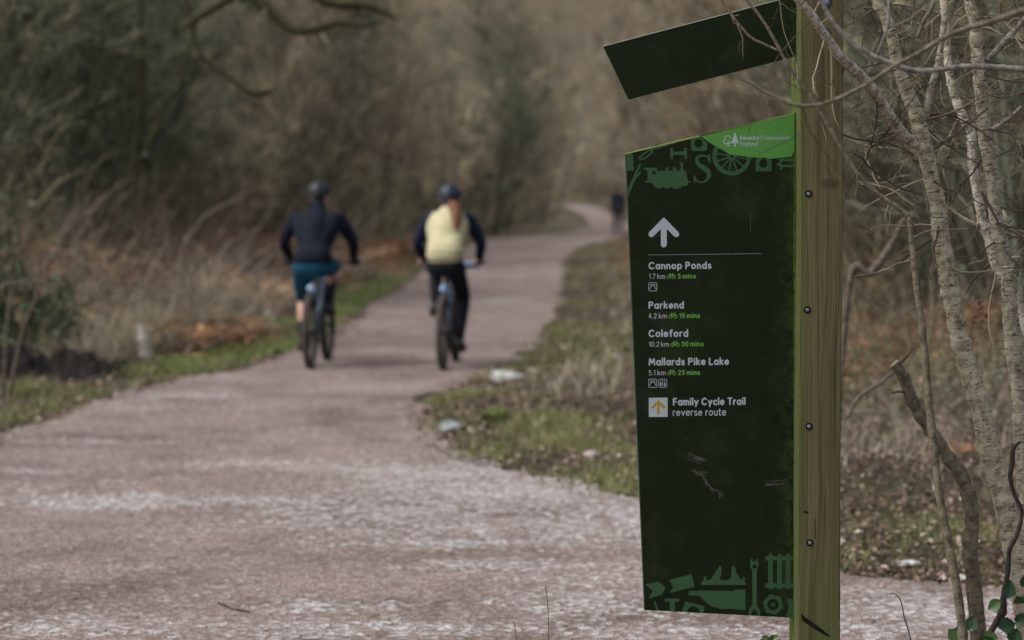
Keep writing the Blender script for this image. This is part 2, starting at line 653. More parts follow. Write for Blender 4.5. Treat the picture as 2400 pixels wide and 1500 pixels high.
def stones(n, xf, yf, sz, rng, keep=None):
    x, y = xf(n), yf(n)
    k = np.ones(n, bool) if keep is None else keep(x, y)
    x, y = x[k], y[k]
    n = len(x)
    z = np.maximum(H(x, y) + 0.012, 0.0)
    s = sz * np.exp(rng.normal(0, 0.45, n))
    sc = np.stack([s * rng.uniform(0.8, 1.6, n), s * rng.uniform(0.8, 1.4, n), s * rng.uniform(0.4, 0.8, n)], 1)
    an = rng.uniform(0, 6.28, n)
    v = IV[None] * (1 + 0.18 * rng.normal(0, 1, (n, len(IV), 1))) * sc[:, None]
    c, si = np.cos(an)[:, None], np.sin(an)[:, None]
    vx = v[..., 0] * c - v[..., 1] * si
    vy = v[..., 0] * si + v[..., 1] * c
    v = np.stack([vx + x[:, None], vy + y[:, None], v[..., 2] + z[:, None] + s[:, None] * 0.2], 2)
    f = (np.arange(n)[:, None, None] * len(IV) + IF[None]).reshape(-1, 3)
    return v.reshape(-1, 3), f, x, y, n


def inside(x, y):
    return (x > path_l(y)) & (x < path_r(y))


v, f, x, y, n = stones(30000, lambda n: rng.uniform(-3.2, 3.4, n), lambda n: 8.6 + 10 * rng.uniform(0, 1, n) ** 1.5, 0.0052, rng,
                       lambda x, y: inside(x, y) & (rng.uniform(0, 1, len(x)) < 0.10 + 0.9 * pale(x, y)))
mb = MB()
mb.add(v, {3: f}, np.repeat(np.clip(rng.uniform(0, 1, n) * 0.5 + 0.5 * pale(x, y), 0, 1), len(IV)))
tag(mb.build('loose_gravel', MAT_PEB, smooth=False), 'small pale loose stones lying on the gravel trail', kind='stuff')
print('terrain ok')
# ------------------------------------------------------------------ the trail sign
YS = 7.18                 # distance of the face of the boards
SY0, SY1 = 7.08, 7.30     # front and back of the post
PXM = FPX / YS


def wood_mat():
    m = M('sign_post_wood_mat')
    wob = m.n('TexNoise')
    wob.inputs['Scale'].default_value = 2.2
    wob.inputs['Detail'].default_value = 3
    m.l(m.coord(scale=(2.5, 1, 1)), wob.inputs['Vector'])
    wadd = m.n('VectorMath', operation='MULTIPLY_ADD')
    m.l(wob.outputs['Color'], wadd.inputs[0])
    wadd.inputs[1].default_value = (0.035, 0.02, 0.0)
    m.l(m.coord(), wadd.inputs[2])

    def wco(sc_):
        mp = m.n('Mapping')
        mp.inputs['Scale'].default_value = sc_
        m.l(wadd.outputs[0], mp.inputs[0])
        return mp.outputs[0]
    co = wco((46, 46, 1.1))
    co2 = m.coord(scale=(1, 1, 1))
    cof = m.coord(scale=(300, 300, 6))
    kn = m.n('TexNoise')
    kn.inputs['Scale'].default_value = 3.0
    m.l(co2, kn.inputs['Vector'])
    # grain lines that bend round a knot
    g = m.n('TexNoise')
    g.inputs['Scale'].default_value = 1.6
    g.inputs['Detail'].default_value = 5
    g.inputs['Roughness'].default_value = 0.62
    g.inputs['Distortion'].default_value = 0.5
    m.l(co, g.inputs['Vector'])
    wv = m.n('TexWave', wave_type='BANDS', bands_direction='X')
    wv.inputs['Scale'].default_value = 42
    wv.inputs['Distortion'].default_value = 3.2
    wv.inputs['Detail'].default_value = 3
    wv.inputs['Detail Scale'].default_value = 0.6
    m.l(wco((1, 1, 0.06)), wv.inputs['Vector'])
    c = m.ramp(g.outputs['Fac'], [(0.30, (0.038, 0.030, 0.014)), (0.5, (0.098, 0.079, 0.038)), (0.72, (0.150, 0.124, 0.066))])
    wl = m.ramp(wv.outputs['Fac'], [(0.0, (0.42, 0.40, 0.36)), (0.45, (1, 1, 1))])
    c = m.mix(0.16, c, m.mix(1.0, c, wl, 'MULTIPLY'))
    f = m.noise(cof, 1.0, 4)
    c = m.mix(m.math('MULTIPLY', f, 0.35), c, (0.05, 0.04, 0.025))
    # green algae: by the groove side and low down, and in loose blotches
    sp = m.n('SeparateXYZ')
    m.l(m.coord(), sp.inputs[0])
    xx = sp.outputs[0]
    zz = sp.outputs[2]
    side = m.math('MAXIMUM', m.math('MULTIPLY_ADD', m.math('ADD', xx, -0.012), -60), 0)
    n1 = m.n('MapRange')
    n1.inputs[1].default_value = 0.034
    n1.inputs[2].default_value = 0.002
    m.l(xx, n1.inputs[0])
    n2 = m.n('MapRange')
    n2.inputs[1].default_value = 0.75
    n2.inputs[2].default_value = 0.30
    m.l(zz, n2.inputs[0])
    bl = m.ramp(m.noise(m.coord(scale=(6, 6, 1.6)), 1.5, 4), [(0.35, (0, 0, 0)), (0.75, (1, 1, 1))])
    al = m.math('MULTIPLY', m.math('MAXIMUM', m.math('MULTIPLY', n1.outputs[0], 0.62), m.math('ADD', m.math('MULTIPLY', n2.outputs[0], 0.6), m.math('MULTIPLY', bl, 0.22))),
                m.math('ADD', m.math('MULTIPLY', g.outputs['Fac'], 1.1), 0.3))
    c = m.mix(al, c, (0.062, 0.095, 0.018))
    # knot
    kx = m.n('MapRange')
    kd = m.n('VectorMath', operation='DISTANCE')
    km = m.coord(scale=(1.0, 0.0, 1.9))
    m.l(km, kd.inputs[0])
    kd.inputs[1].default_value = (0.089, 0, 1.712 * 1.9)
    ring = m.math('SINE', m.math('MULTIPLY', kd.outputs['Value'], 420))
    near = m.n('MapRange')
    near.inputs[1].default_value = 0.036
    near.inputs[2].default_value = 0.020
    m.l(kd.outputs['Value'], near.inputs[0])
    c = m.mix(m.math('MULTIPLY', near.outputs[0], m.math('MULTIPLY_ADD', ring, 0.25)), c, (0.03, 0.022, 0.012))
    c = m.mix(m.math('MULTIPLY', near.outputs[0], 0.35), c, (0.06, 0.042, 0.02))
    m.bump(m.math('ADD', g.outputs['Fac'], m.math('MULTIPLY', wv.outputs['Fac'], 0.2)), 0.6, 0.003)
    return m.fin(c, 0.85, 0.2)


def algae_mat():
    m = M('algae_wood_mat')
    g = m.noise(m.coord(scale=(60, 60, 2)), 1.5, 5)
    c = m.ramp(g, [(0.25, (0.03, 0.042, 0.008)), (0.5, (0.10, 0.145, 0.024)), (0.8, (0.19, 0.24, 0.06))])
    m.bump(g, 0.5, 0.003)
    return m.fin(c, 0.9, 0.1)


def board_mat():
    m = M('sign_board_mat')
    co = m.coord()
    sp = m.ramp(m.noise(co, 900, 2), [(0.70, (0, 0, 0)), (0.80, (1, 1, 1))])
    cl = m.ramp(m.noise(co, 5, 6, 0.7, 0.8), [(0.35, (0.0044, 0.0088, 0.0022)), (0.7, (0.0072, 0.0128, 0.0036))])
    fine = m.ramp(m.noise(co, 500, 3), [(0.35, (0.80, 0.80, 0.80)), (0.65, (1.3, 1.3, 1.3))])
    c = m.mix(1.0, cl, fine, 'MULTIPLY')
    patch = m.ramp(m.noise(co, 7, 5, 0.7), [(0.52, (0, 0, 0)), (0.7, (1, 1, 1))])
    c = m.mix(m.math('MULTIPLY', sp, m.math('MULTIPLY_ADD', patch, 0.5)), c, (0.085, 0.10, 0.075))
    c = m.mix(m.math('MULTIPLY', patch, 0.22), c, (0.04, 0.05, 0.022))
    st = m.ramp(m.noise(m.coord(scale=(90, 90, 2.5)), 1.0, 4), [(0.5, (0, 0, 0)), (0.72, (1, 1, 1))])
    c = m.mix(m.math('MULTIPLY', st, 0.08), c, (0.03, 0.04, 0.025))
    sp_ = m.n('SeparateXYZ')
    m.l(m.coord(), sp_.inputs[0])
    ed = m.n('MapRange')
    ed.inputs[1].default_value = -0.085
    ed.inputs[2].default_value = -0.012
    m.l(sp_.outputs[0], ed.inputs[0])
    dn = m.ramp(m.noise(co, 45, 6, 0.75), [(0.42, (0, 0, 0)), (0.68, (1, 1, 1))])
    c = m.mix(m.math('MULTIPLY', m.math('MULTIPLY', m.math('POWER', ed.outputs[0], 2.0), dn), 0.9), c, (0.035, 0.055, 0.012))
    m.bump(m.noise(co, 350, 3), 0.08, 0.001)
    return m.fin(c, 0.6, 0.11)


MAT_WOOD = wood_mat()
MAT_ALGAE = algae_mat()
MAT_BOARD = board_mat()
MAT_EDGE = plain('board_edge_mat', (0.12, 0.16, 0.06), 0.5, 0.4, var=0.3, scale=60)
MAT_EDGE_D = plain('board_dark_edge_mat', (0.018, 0.05, 0.025), 0.5, 0.4, var=0.3, scale=60)
MAT_PALE = plain('pale_print_mat', (0.30, 0.34, 0.36), 0.6, 0.2, var=0.10, scale=300)
MAT_LIME = plain('lime_print_mat', (0.085, 0.24, 0.035), 0.6, 0.3, var=0.10, scale=300)
MAT_GREEN = plain('green_print_mat', (0.062, 0.205, 0.036), 0.6, 0.25, var=0.10, scale=80)
MAT_MOTIF = plain('motif_print_mat', (0.023, 0.066, 0.025), 0.6, 0.25, var=0.14, scale=300)
MAT_OCHRE = plain('ochre_print_mat', (0.30, 0.18, 0.025), 0.6, 0.3, var=0.08, scale=300)
MAT_DARKPRINT = plain('dark_print_mat', (0.0105, 0.0155, 0.007), 0.6, 0.2, var=0.1, scale=300)
MAT_SCRATCH = plain('scratch_mat', (0.085, 0.085, 0.08), 0.8, 0.1, var=0.3, scale=200)
MAT_STEEL = plain('steel_mat', (0.20, 0.22, 0.26), 0.45, 0.5, 0.5, var=0.4, scale=200)
MAT_HOLE = plain('hole_mat', (0.008, 0.007, 0.006), 0.9, 0.1)

SX, SZ = P(1873, 750, SY0)[0], 0.0
sign = empty('trail_sign', (SX, SY0, 0))
tag(sign, 'dark green trail sign with cut angled boards let into a thick square timber post', 'sign')
ORG = np.array([SX, SY0, 0.0])


def L2(px, py, Y=YS):
    """photo position on the board plane -> sign coordinates"""
    return P(px, py, Y) - ORG


def prism(name, poly, y0, y1, mat, parent=None, holes=(), side_mat=None, bev=0.0):
    """flat outline (photo pixels on the board plane) with real thickness; y0 front, y1 back"""
    loops = [[L2(*p) for p in poly]] + [[L2(*p) for p in h] for h in holes]
    flat = [p for lp in loops for p in lp]
    tri = tessellate_polygon([[Vector((p[0], p[2], 0)) for p in lp] for lp in loops])
    bm = bmesh.new()
    fr = [bm.verts.new((p[0], y0, p[2])) for p in flat]
    bk = [bm.verts.new((p[0], y1, p[2])) for p in flat]
    for t in tri:
        a = [fr[i] for i in t]
        n_ = (a[1].co - a[0].co).cross(a[2].co - a[0].co)
        if n_.length < 1e-12:
            continue
        if n_.y > 0:
            a = a[::-1]
        try:
            bm.faces.new(a)
            bm.faces.new([bk[i] for i in (t if n_.y > 0 else t[::-1])])
        except ValueError:
            pass
    k = 0
    for lp in loops:
        n_ = len(lp)
        for i in range(n_):
            j = (i + 1) % n_
            f_ = bm.faces.new((fr[k + i], fr[k + j], bk[k + j], bk[k + i]))
            f_.material_index = 1 if side_mat else 0
        k += n_
    bmesh.ops.recalc_face_normals(bm, faces=bm.faces)
    me = bpy.data.meshes.new(name)
    bm.to_mesh(me)
    bm.free()
    me.materials.append(mat)
    if side_mat:
        me.materials.append(side_mat)
    o = bpy.data.objects.new(name, me)
    COL.objects.link(o)
    o.parent = parent or sign
    return o


BY = YS - SY0            # y of the board face in sign coordinates
# post: one timber with a vertical groove on its left side, chamfered corners
pl = SX
pr = P(1973, 750, SY0)[0]
wd_ = pr - pl
dp = SY1 - SY0
g0, g1, gd = BY - 0.0015, BY + 0.0135, 0.02
c_ = 0.003
prof = [(c_, 0), (wd_ - c_, 0), (wd_, c_), (wd_, dp - c_), (wd_ - c_, dp), (c_, dp), (0, dp - c_), (0, g1), (gd, g1), (gd, g0), (0, g0), (0, c_)]
bm = bmesh.new()
zs = np.concatenate([[-0.4], np.linspace(0, 2.5, 60), [2.52]])
rings = []
for z in zs:
    wob = 0.0012 * math.sin(z * 5.0) + 0.003 * (z - 1.3) * -0.35
    rings.append([bm.verts.new((a_ + wob + 0.0005 * random.Random(int(z * 100) + i_).uniform(-1, 1), b_, z)) for i_, (a_, b_) in enumerate(prof)])
for r0, r1 in zip(rings, rings[1:]):
    for i_ in range(len(prof)):
        j_ = (i_ + 1) % len(prof)
        f_ = bm.faces.new((r0[i_], r0[j_], r1[j_], r1[i_]))
        f_.material_index = 1 if i_ in (5, 6, 7, 8, 9, 10) and i_ != 10 else 0
top = [bm.verts.new(v_.co + Vector((0, 0, 0.05 * (1 - v_.co.x / wd_)))) for v_ in rings[-1]]
for i_ in range(len(prof)):
    j_ = (i_ + 1) % len(prof)
    bm.faces.new((rings[-1][i_], rings[-1][j_], top[j_], top[i_]))
bm.faces.new(top)
bmesh.ops.recalc_face_normals(bm, faces=bm.faces)
me = bpy.data.meshes.new('post')
bm.to_mesh(me)
bm.free()
me.materials.append(MAT_WOOD)
me.materials.append(MAT_ALGAE)
post = bpy.data.objects.new('post', me)
COL.objects.link(post)
post.parent = sign

# splits and gouges in the post (thin dark wedges let into the face)
for k_, pts in enumerate([[(1877, 1437), (1884, 1444), (1915, 1466), (1946, 1490), (1938, 1491), (1905, 1472), (1880, 1454)],
                          [(1881, 1199), (1889, 1197), (1896, 1201), (1890, 1203)],
                          [(1909, 1215), (1910.4, 1216), (1911, 1262), (1909.8, 1262)]]):
    g_ = [P(a_, b_, SY0) - ORG for a_, b_ in pts]
    bm = bmesh.new()
    vv = [bm.verts.new((p_[0], -0.0009, p_[2])) for p_ in g_] + [bm.verts.new((p_[0], 0.004, p_[2])) for p_ in g_]
    n_ = len(g_)
    bm.faces.new(vv[:n_])
    for i_ in range(n_):
        bm.faces.new((vv[i_], vv[(i_ + 1) % n_], vv[n_ + (i_ + 1) % n_], vv[n_ + i_]))
    bmesh.ops.recalc_face_normals(bm, faces=bm.faces)
    me = bpy.data.meshes.new('wood_split')
    bm.to_mesh(me)
    bm.free()
    me.materials.append(MAT_HOLE)
    o = bpy.data.objects.new('wood_split', me)
    COL.objects.link(o)
    o.parent = post

# bolts in countersunk holes
for px_, py_, ro, ri in [(1895, 454, 7.5, 4.8), (1892, 726, 7.5, 4.8), (1896, 999, 7.5, 4.8), (1898, 1272, 7.5, 4.8), (1932, 78, 14, 8), (1935, 4, 14, 8)]:
    c0 = P(px_, py_, SY0) - ORG
    k_ = SY0 / FPX
    mb = MB()
    mb.torus((c0[0], -0.0006, c0[2]), (0, 1, 0), ro * k_ * 0.95, 0.0018, 24, 6)
    ph = np.arange(24) / 24 * 2 * math.pi
    ring_ = np.stack([c0[0] + np.cos(ph) * ro * k_ * 0.9, np.full(24, -0.0004), c0[2] + np.sin(ph) * ro * k_ * 0.9], 1)
    mb.add(np.vstack([ring_, [[c0[0], -0.0004, c0[2]]]]), {3: [(i_, 24, (i_ + 1) % 24) for i_ in range(24)]})
    hole = mb.build('bolt_hole', MAT_HOLE, post)
    mb = MB()
    mb.tube([(c0[0], 0.002, c0[2]), (c0[0], -0.0012, c0[2]), (c0[0], -0.0022, c0[2])], [ri * k_, ri * k_, ri * k_ * 0.8], 6 if ro < 10 else 14)
    if ro > 10:
        mb.tube([(c0[0], 0.0, c0[2]), (c0[0], -0.006, c0[2])], [ri * k_ * 0.5] * 2, 6)
        mb.torus((c0[0], -0.0015, c0[2]), (0, 1, 0), ro * k_ * 0.82, 0.0011, 24, 6)
    mb.build('bolt', MAT_STEEL, post, smooth=False)

# boards
TB = 0.012
panel = prism('sign_board', [(1465, 359.5), (1885, 258.8), (1885, 1449.5), (1509.5, 1430)], BY, BY + TB, MAT_BOARD, side_mat=MAT_EDGE_D)
bv = panel.modifiers.new('bevel', 'BEVEL')
bv.width = 0.0012
bv.segments = 2
bv.limit_method = 'ANGLE'
blade = prism('upper_sign_board', [(1413, 107.5), (1885, -17), (1885, 127), (1473, 233.5)], BY, BY + TB, MAT_BOARD, side_mat=MAT_EDGE_D)
bv = blade.modifiers.new('bevel', 'BEVEL')
bv.width = 0.0015
bv.segments = 2
bv.limit_method = 'ANGLE'
panel['label'] = 'tall lower board printed with routes and green motifs'
blade['label'] = 'plain dark slanting board near the top of the post'
# strips along left and top edges; top ones hold painted skylight in their colour
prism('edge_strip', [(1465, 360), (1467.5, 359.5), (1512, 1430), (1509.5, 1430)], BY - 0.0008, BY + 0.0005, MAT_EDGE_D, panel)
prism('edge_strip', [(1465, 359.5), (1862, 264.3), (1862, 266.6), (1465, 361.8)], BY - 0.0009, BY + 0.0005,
      plain('lime_painted_glint_mat', (0.27, 0.40, 0.07), 0.5, 0.4, var=0.2), panel)  # board core green, brightened to paint the lit top edge
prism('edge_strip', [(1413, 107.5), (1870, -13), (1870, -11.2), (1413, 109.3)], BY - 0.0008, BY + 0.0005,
      plain('pale_painted_glint_mat', (0.33, 0.38, 0.30), 0.5, 0.4, var=0.2), blade)
# algae line where the board enters the groove
prism('algae_line', [(1861, 266), (1864.5, 265), (1864.5, 1449), (1859, 1448.5), (1860.2, 1000), (1859.5, 700), (1861, 400)], BY - 0.0012, BY + 0.0004,
      plain('algae_line_mat', (0.05, 0.085, 0.012), 0.9, 0.1, var=0.6, scale=40), panel)

LAY = [0]


def ribbons(name, polys, width, mat, parent=None, layer=0, closed=False):
    """round ended strokes, photo pixels on the board plane; each stroke its own hair-thin level"""
    bm = bmesh.new()
    hw = width / 2
    for n_, line in enumerate(polys):
        p = np.asarray(line, float)
        y_ = BY - 0.0003 - 0.0002 * layer - 0.000012 * (n_ % 12)
        out = []
        if len(p) == 1 or (len(p) == 2 and np.allclose(p[0], p[1])):
            ph_ = np.arange(12) / 12 * 2 * math.pi
            out = [(p[0][0] + math.cos(a_) * hw * 1.15, p[0][1] + math.sin(a_) * hw * 1.15) for a_ in ph_]
            f_ = [bm.verts.new(Vector((L2(a_, b_)[0], y_, L2(a_, b_)[2]))) for a_, b_ in out]
            bm.faces.new(f_)
            continue
        cl = closed or (len(p) > 3 and np.allclose(p[0], p[-1]))
        if cl:
            p = p[:-1] if np.allclose(p[0], p[-1]) else p
            nx_ = np.roll(p, -1, 0)
            pv_ = np.roll(p, 1, 0)
        else:
            nx_ = np.vstack([p[1:], p[-1:] + (p[-1:] - p[-2:-1])])
            pv_ = np.vstack([p[:1] - (p[1:2] - p[:1]), p[:-1]])
        d1 = nx_ - p
        d0 = p - pv_
        d1 /= np.linalg.norm(d1, axis=1, keepdims=True) + 1e-9
        d0 /= np.linalg.norm(d0, axis=1, keepdims=True) + 1e-9
        t_ = d0 + d1
        t_ /= np.linalg.norm(t_, axis=1, keepdims=True) + 1e-9
        nr = np.stack([-t_[:, 1], t_[:, 0]], 1)
        mi = 1 / np.maximum((nr * np.stack([-d1[:, 1], d1[:, 0]], 1)).sum(1), 0.55)
        A_ = p + nr * hw * mi[:, None]
        B_ = p - nr * hw * mi[:, None]
        mk = lambda q_: bm.verts.new(Vector((L2(q_[0], q_[1])[0], y_, L2(q_[0], q_[1])[2])))
        VA = [mk(q_) for q_ in A_]
        VB = [mk(q_) for q_ in B_]
        m_ = len(p)
        for i_ in range(m_ if cl else m_ - 1):
            j_ = (i_ + 1) % m_
            bm.faces.new((VA[i_], VA[j_], VB[j_], VB[i_]))
        if not cl:
            for e_, (va, vb, q_, dd) in enumerate([(VA[0], VB[0], p[0], -d1[0]), (VA[-1], VB[-1], p[-1], d0[-1])]):
                n0 = np.array([-dd[1], dd[0]])
                arc_ = [mk(q_ + hw * (math.cos(a_) * n0 + math.sin(a_) * dd)) for a_ in np.linspace(0, math.pi, 7)[1:-1]]
                sgn = 1 if np.dot((A_[0] if e_ == 0 else A_[-1]) - q_, n0) > 0 else -1
                bm.faces.new([va] + (arc_ if sgn > 0 else arc_[::-1]) + [vb])
    bmesh.ops.recalc_face_normals(bm, faces=bm.faces)
    for f_ in bm.faces:
        if f_.normal.y > 0:
            f_.normal_flip()
    me = bpy.data.meshes.new(name)
    bm.to_mesh(me)
    bm.free()
    me.materials.append(mat)
    o = bpy.data.objects.new(name, me)
    COL.objects.link(o)
    o.parent = parent or panel
    return o


def arc(cx, cy, rx, ry, a0, a1, n=14):
    t = np.radians(np.linspace(a0, a1, n))
    return [(cx + rx * math.cos(q_), cy + ry * math.sin(q_)) for q_ in t]


X_ = 0.66
GL = {
    'C': (0.74, [arc(0.40, 0.5, 0.40, 0.5, 48, 312, 20)]),
    'P': (0.56, [[(0, 0), (0, 1)], [(0, 1), (0.26, 1)] + arc(0.27, 0.74, 0.28, 0.26, 88, -88, 12) + [(0.0, 0.48)]]),
    'M': (0.86, [[(0, 0), (0.10, 1)], [(0.10, 1), (0.43, 0.28)], [(0.43, 0.28), (0.76, 1)], [(0.76, 1), (0.86, 0)]]),
    'L': (0.46, [[(0, 1), (0, 0)], [(0, 0), (0.46, 0)]]),
    'F': (0.48, [[(0, 0), (0, 1)], [(0, 1), (0.48, 1)], [(0, 0.52), (0.42, 0.52)]]),
    'T': (0.58, [[(0, 1), (0.58, 1)], [(0.29, 1), (0.29, 0)]]),
    'E': (0.46, [[(0, 0), (0, 1)], [(0, 1), (0.46, 1)], [(0, 0.52), (0.40, 0.52)], [(0, 0), (0.46, 0)]]),
    'a': (0.54, [arc(0.27, 0.33, 0.27, 0.33, 0, 360, 20), [(0.54, X_), (0.54, 0)]]),
    'd': (0.54, [arc(0.27, 0.33, 0.27, 0.33, 0, 360, 20), [(0.54, 1.04), (0.54, 0)]]),
    'p': (0.54, [arc(0.27, 0.33, 0.27, 0.33, 0, 360, 20), [(0, X_), (0, -0.30)]]),
    'g': (0.54, [arc(0.27, 0.33, 0.27, 0.33, 0, 360, 20), [(0.54, X_), (0.54, -0.05)] + arc(0.29, -0.06, 0.25, 0.24, 0, -140, 10)]),
    'o': (0.56, [arc(0.28, 0.33, 0.28, 0.33, 0, 360, 20)]),
    'n': (0.46, [[(0, 0), (0, X_)], [(0, 0.38)] + arc(0.23, 0.42, 0.23, 0.24, 165, 0, 10) + [(0.46, 0)]]),
    'm': (0.80, [[(0, 0), (0, X_)], [(0, 0.40)] + arc(0.20, 0.44, 0.20, 0.22, 165, 0, 9) + [(0.40, 0)],
                 [(0.40, 0.40)] + arc(0.60, 0.44, 0.20, 0.22, 165, 0, 9) + [(0.80, 0)]]),
    'u': (0.46, [[(0.46, X_), (0.46, 0)], [(0, X_), (0, 0.24)] + arc(0.23, 0.24, 0.23, 0.24, 185, 345, 10)]),
    'r': (0.28, [[(0, 0), (0, X_)], [(0, 0.38)] + arc(0.24, 0.42, 0.24, 0.24, 165, 78, 7)]),
    'e': (0.54, [[(0.03, 0.35), (0.53, 0.35)], arc(0.27, 0.33, 0.27, 0.33, 4, 320, 20)]),
    'c': (0.48, [arc(0.28, 0.33, 0.28, 0.33, 48, 312, 16)]),
    's': (0.38, [arc(0.20, 0.49, 0.17, 0.17, 40, 215, 9) + [(0.20, 0.335)] + arc(0.20, 0.17, 0.19, 0.17, 50, -145, 10)]),
    'k': (0.44, [[(0, 1.04), (0, 0)], [(0.40, X_), (0.02, 0.30)], [(0.15, 0.40), (0.44, 0)]]),
    'l': (0.0, [[(0, 1.04), (0, 0)]]),
    'i': (0.0, [[(0, X_), (0, 0)], [(0, 0.98)]]),
    'f': (0.34, [[(0.36, 1.03), (0.27, 1.03), (0.17, 0.98), (0.13, 0.86), (0.13, 0)], [(0, X_), (0.33, X_)]]),
    't': (0.34, [[(0.13, 0.92), (0.13, 0.18), (0.17, 0.06), (0.24, 0.01), (0.34, 0)], [(0, X_), (0.33, X_)]]),
    'v': (0.50, [[(0, X_), (0.25, 0)], [(0.50, X_), (0.25, 0)]]),
    'y': (0.50, [[(0, X_), (0.26, 0.02)], [(0.52, X_), (0.15, -0.30)]]),
    '1': (0.20, [[(0.0, 0.86), (0.20, 1)], [(0.20, 1), (0.20, 0)]]),
    '7': (0.46, [[(0, 1), (0.46, 1)], [(0.46, 1), (0.14, 0)]]),
    '5': (0.46, [[(0.42, 1), (0.09, 1)], [(0.09, 1), (0.05, 0.58)], [(0.05, 0.58)] + arc(0.21, 0.32, 0.26, 0.32, 112, -130, 14)]),
    '4': (0.52, [[(0.36, 0), (0.36, 1)], [(0.36, 1), (0, 0.28)], [(0, 0.28), (0.52, 0.28)]]),
    '2': (0.46, [arc(0.23, 0.74, 0.22, 0.26, 165, -38, 12) + [(0, 0)], [(0, 0), (0.46, 0)]]),
    '0': (0.52, [arc(0.26, 0.5, 0.26, 0.5, 0, 360, 24)]),
    '3': (0.46, [arc(0.20, 0.76, 0.21, 0.24, 150, -75, 11), arc(0.19, 0.27, 0.26, 0.27, 85, -150, 14)]),
    '.': (0.0, [[(0, 0.02)]]),
}


def text(s_, x0, base, cap, x1, wgt, mat, parent=None, slope=-0.008, layer=1):
    """lettering built of strokes between x0 and x1 (photo pixels), capital height cap"""
    w_ = cap * wgt
    h_ = cap - w_
    gap = 0.16 + wgt
    xs_, x = [], 0.0
    for ch in s_:
        if ch == ' ':
            x += 0.40 if cap > 14 else 0.26
            continue
        xs_.append((ch, x))
        x += GL[ch][0] + gap
    tot = x - gap
    sx = (x1 - x0 - w_) / tot
    lines = []
    for ch, xx in xs_:
        for st in GL[ch][1]:
            lines.append([(x0 + w_ / 2 + (xx + a_) * sx, base - w_ / 2 - b_ * h_ + slope * (x0 - 1520 + (xx + a_) * sx)) for a_, b_ in st])
    return ribbons('lettering', lines, w_, mat, parent, layer)


BW, LW_ = 0.195, 0.115
text('Cannop Ponds', 1520, 631.5, 17.5, 1667.5, BW, MAT_PALE)
text('1.7 km', 1521, 653.8, 12.2, 1559, LW_, MAT_PALE)
text('5 mins', 1588, 653.8, 12.2, 1631, BW, MAT_LIME)
text('Parkend', 1520, 724, 17.5, 1603, BW, MAT_PALE)
text('4.2 km', 1520, 746.5, 12.2, 1563, LW_, MAT_PALE)
text('15 mins', 1592, 746.5, 12.2, 1640.7, BW, MAT_LIME)
text('Coleford', 1520, 790.5, 18, 1613, BW, MAT_PALE)
text('10.2 km', 1521, 813, 12.2, 1568, LW_, MAT_PALE)
text('30 mins', 1597, 813, 12.2, 1649, BW, MAT_LIME)
text('Mallards Pike Lake', 1520, 857, 18, 1709, BW, MAT_PALE)
text('5.1 km', 1520, 879.8, 12.2, 1560, LW_, MAT_PALE)
text('25 mins', 1589, 879.8, 12.2, 1640.7, BW, MAT_LIME)
text('Family Cycle Trail', 1577, 951, 18, 1747.5, BW, MAT_PALE)
text('reverse route', 1577, 975.5, 18, 1702, 0.12, MAT_PALE)
# arrow
ribbons('arrow_symbol', [[(1555.8, 519), (1526.8, 548.8)], [(1555.8, 519), (1584.8, 548.8)], [(1555.8, 520), (1555.8, 573)]], 14, MAT_PALE, layer=1)
prism('arrow_tip', [(1555.8, 509.5), (1565.5, 519), (1555.8, 529), (1546, 519)], BY - 0.00075, BY - 0.0001, MAT_PALE, panel)
# dotted line
mb_l = [[(x_, 597.6 - (x_ - 1520) * 0.0125)] for x_ in np.arange(1520.5, 1786, 3.0)]
ribbons('dotted_line', mb_l, 1.35, MAT_PALE, layer=1)


def bicycle_symbol(x, y, s_):
    c = lambda a_, b_: (x + a_ * s_, y - b_ * s_)
    L_ = [[c(*q_) for q_ in arc(5, 4.8, 4.1, 4.1, 0, 360, 18)], [c(*q_) for q_ in arc(17, 4.8, 4.1, 4.1, 0, 360, 18)],
          [c(5, 4.8), c(8, 11)], [c(8, 11), c(15.4, 11)], [c(15.4, 11), c(10.4, 4.5)], [c(10.4, 4.5), c(7.6, 11.5)], [c(10.4, 4.5), c(5, 4.8)],
          [c(17, 4.8), c(14.6, 13.4)], [c(14.6, 13.4), c(16.4, 13.4)], [c(6, 12.6), c(9.2, 12.6)]]
    ribbons('bicycle_symbol', L_, 1.5 * s_, MAT_LIME, layer=1)


for x_, y_ in [(1562.7, 653.6), (1566.5, 746.3), (1571.7, 812.8), (1563.7, 879.6)]:
    bicycle_symbol(x_, y_, 0.97)


def rrect(x0, y0, x1, y1, r):
    o_ = []
    for cx, cy, a_ in ((x1 - r, y1 - r, 0), (x0 + r, y1 - r, 90), (x0 + r, y0 + r, 180), (x1 - r, y0 + r, 270)):
        o_ += arc(cx, cy, r, r, a_, a_ + 90, 5)
    return o_ + [o_[0]]


def picnic_symbol(x, y):
    ribbons('picnic_table_symbol', [rrect(x + .6, y + .6, x + 19.4, y + 19.8, 2), [(x + 4, y + 5), (x + 16, y + 5)], [(x + 5.5, y + 8.2), (x + 14.5, y + 8.2)],
                                    [(x + 6, y + 8.6), (x + 3, y + 15.5)], [(x + 14, y + 8.6), (x + 17, y + 15.5)]], 1.25, MAT_PALE, layer=1)


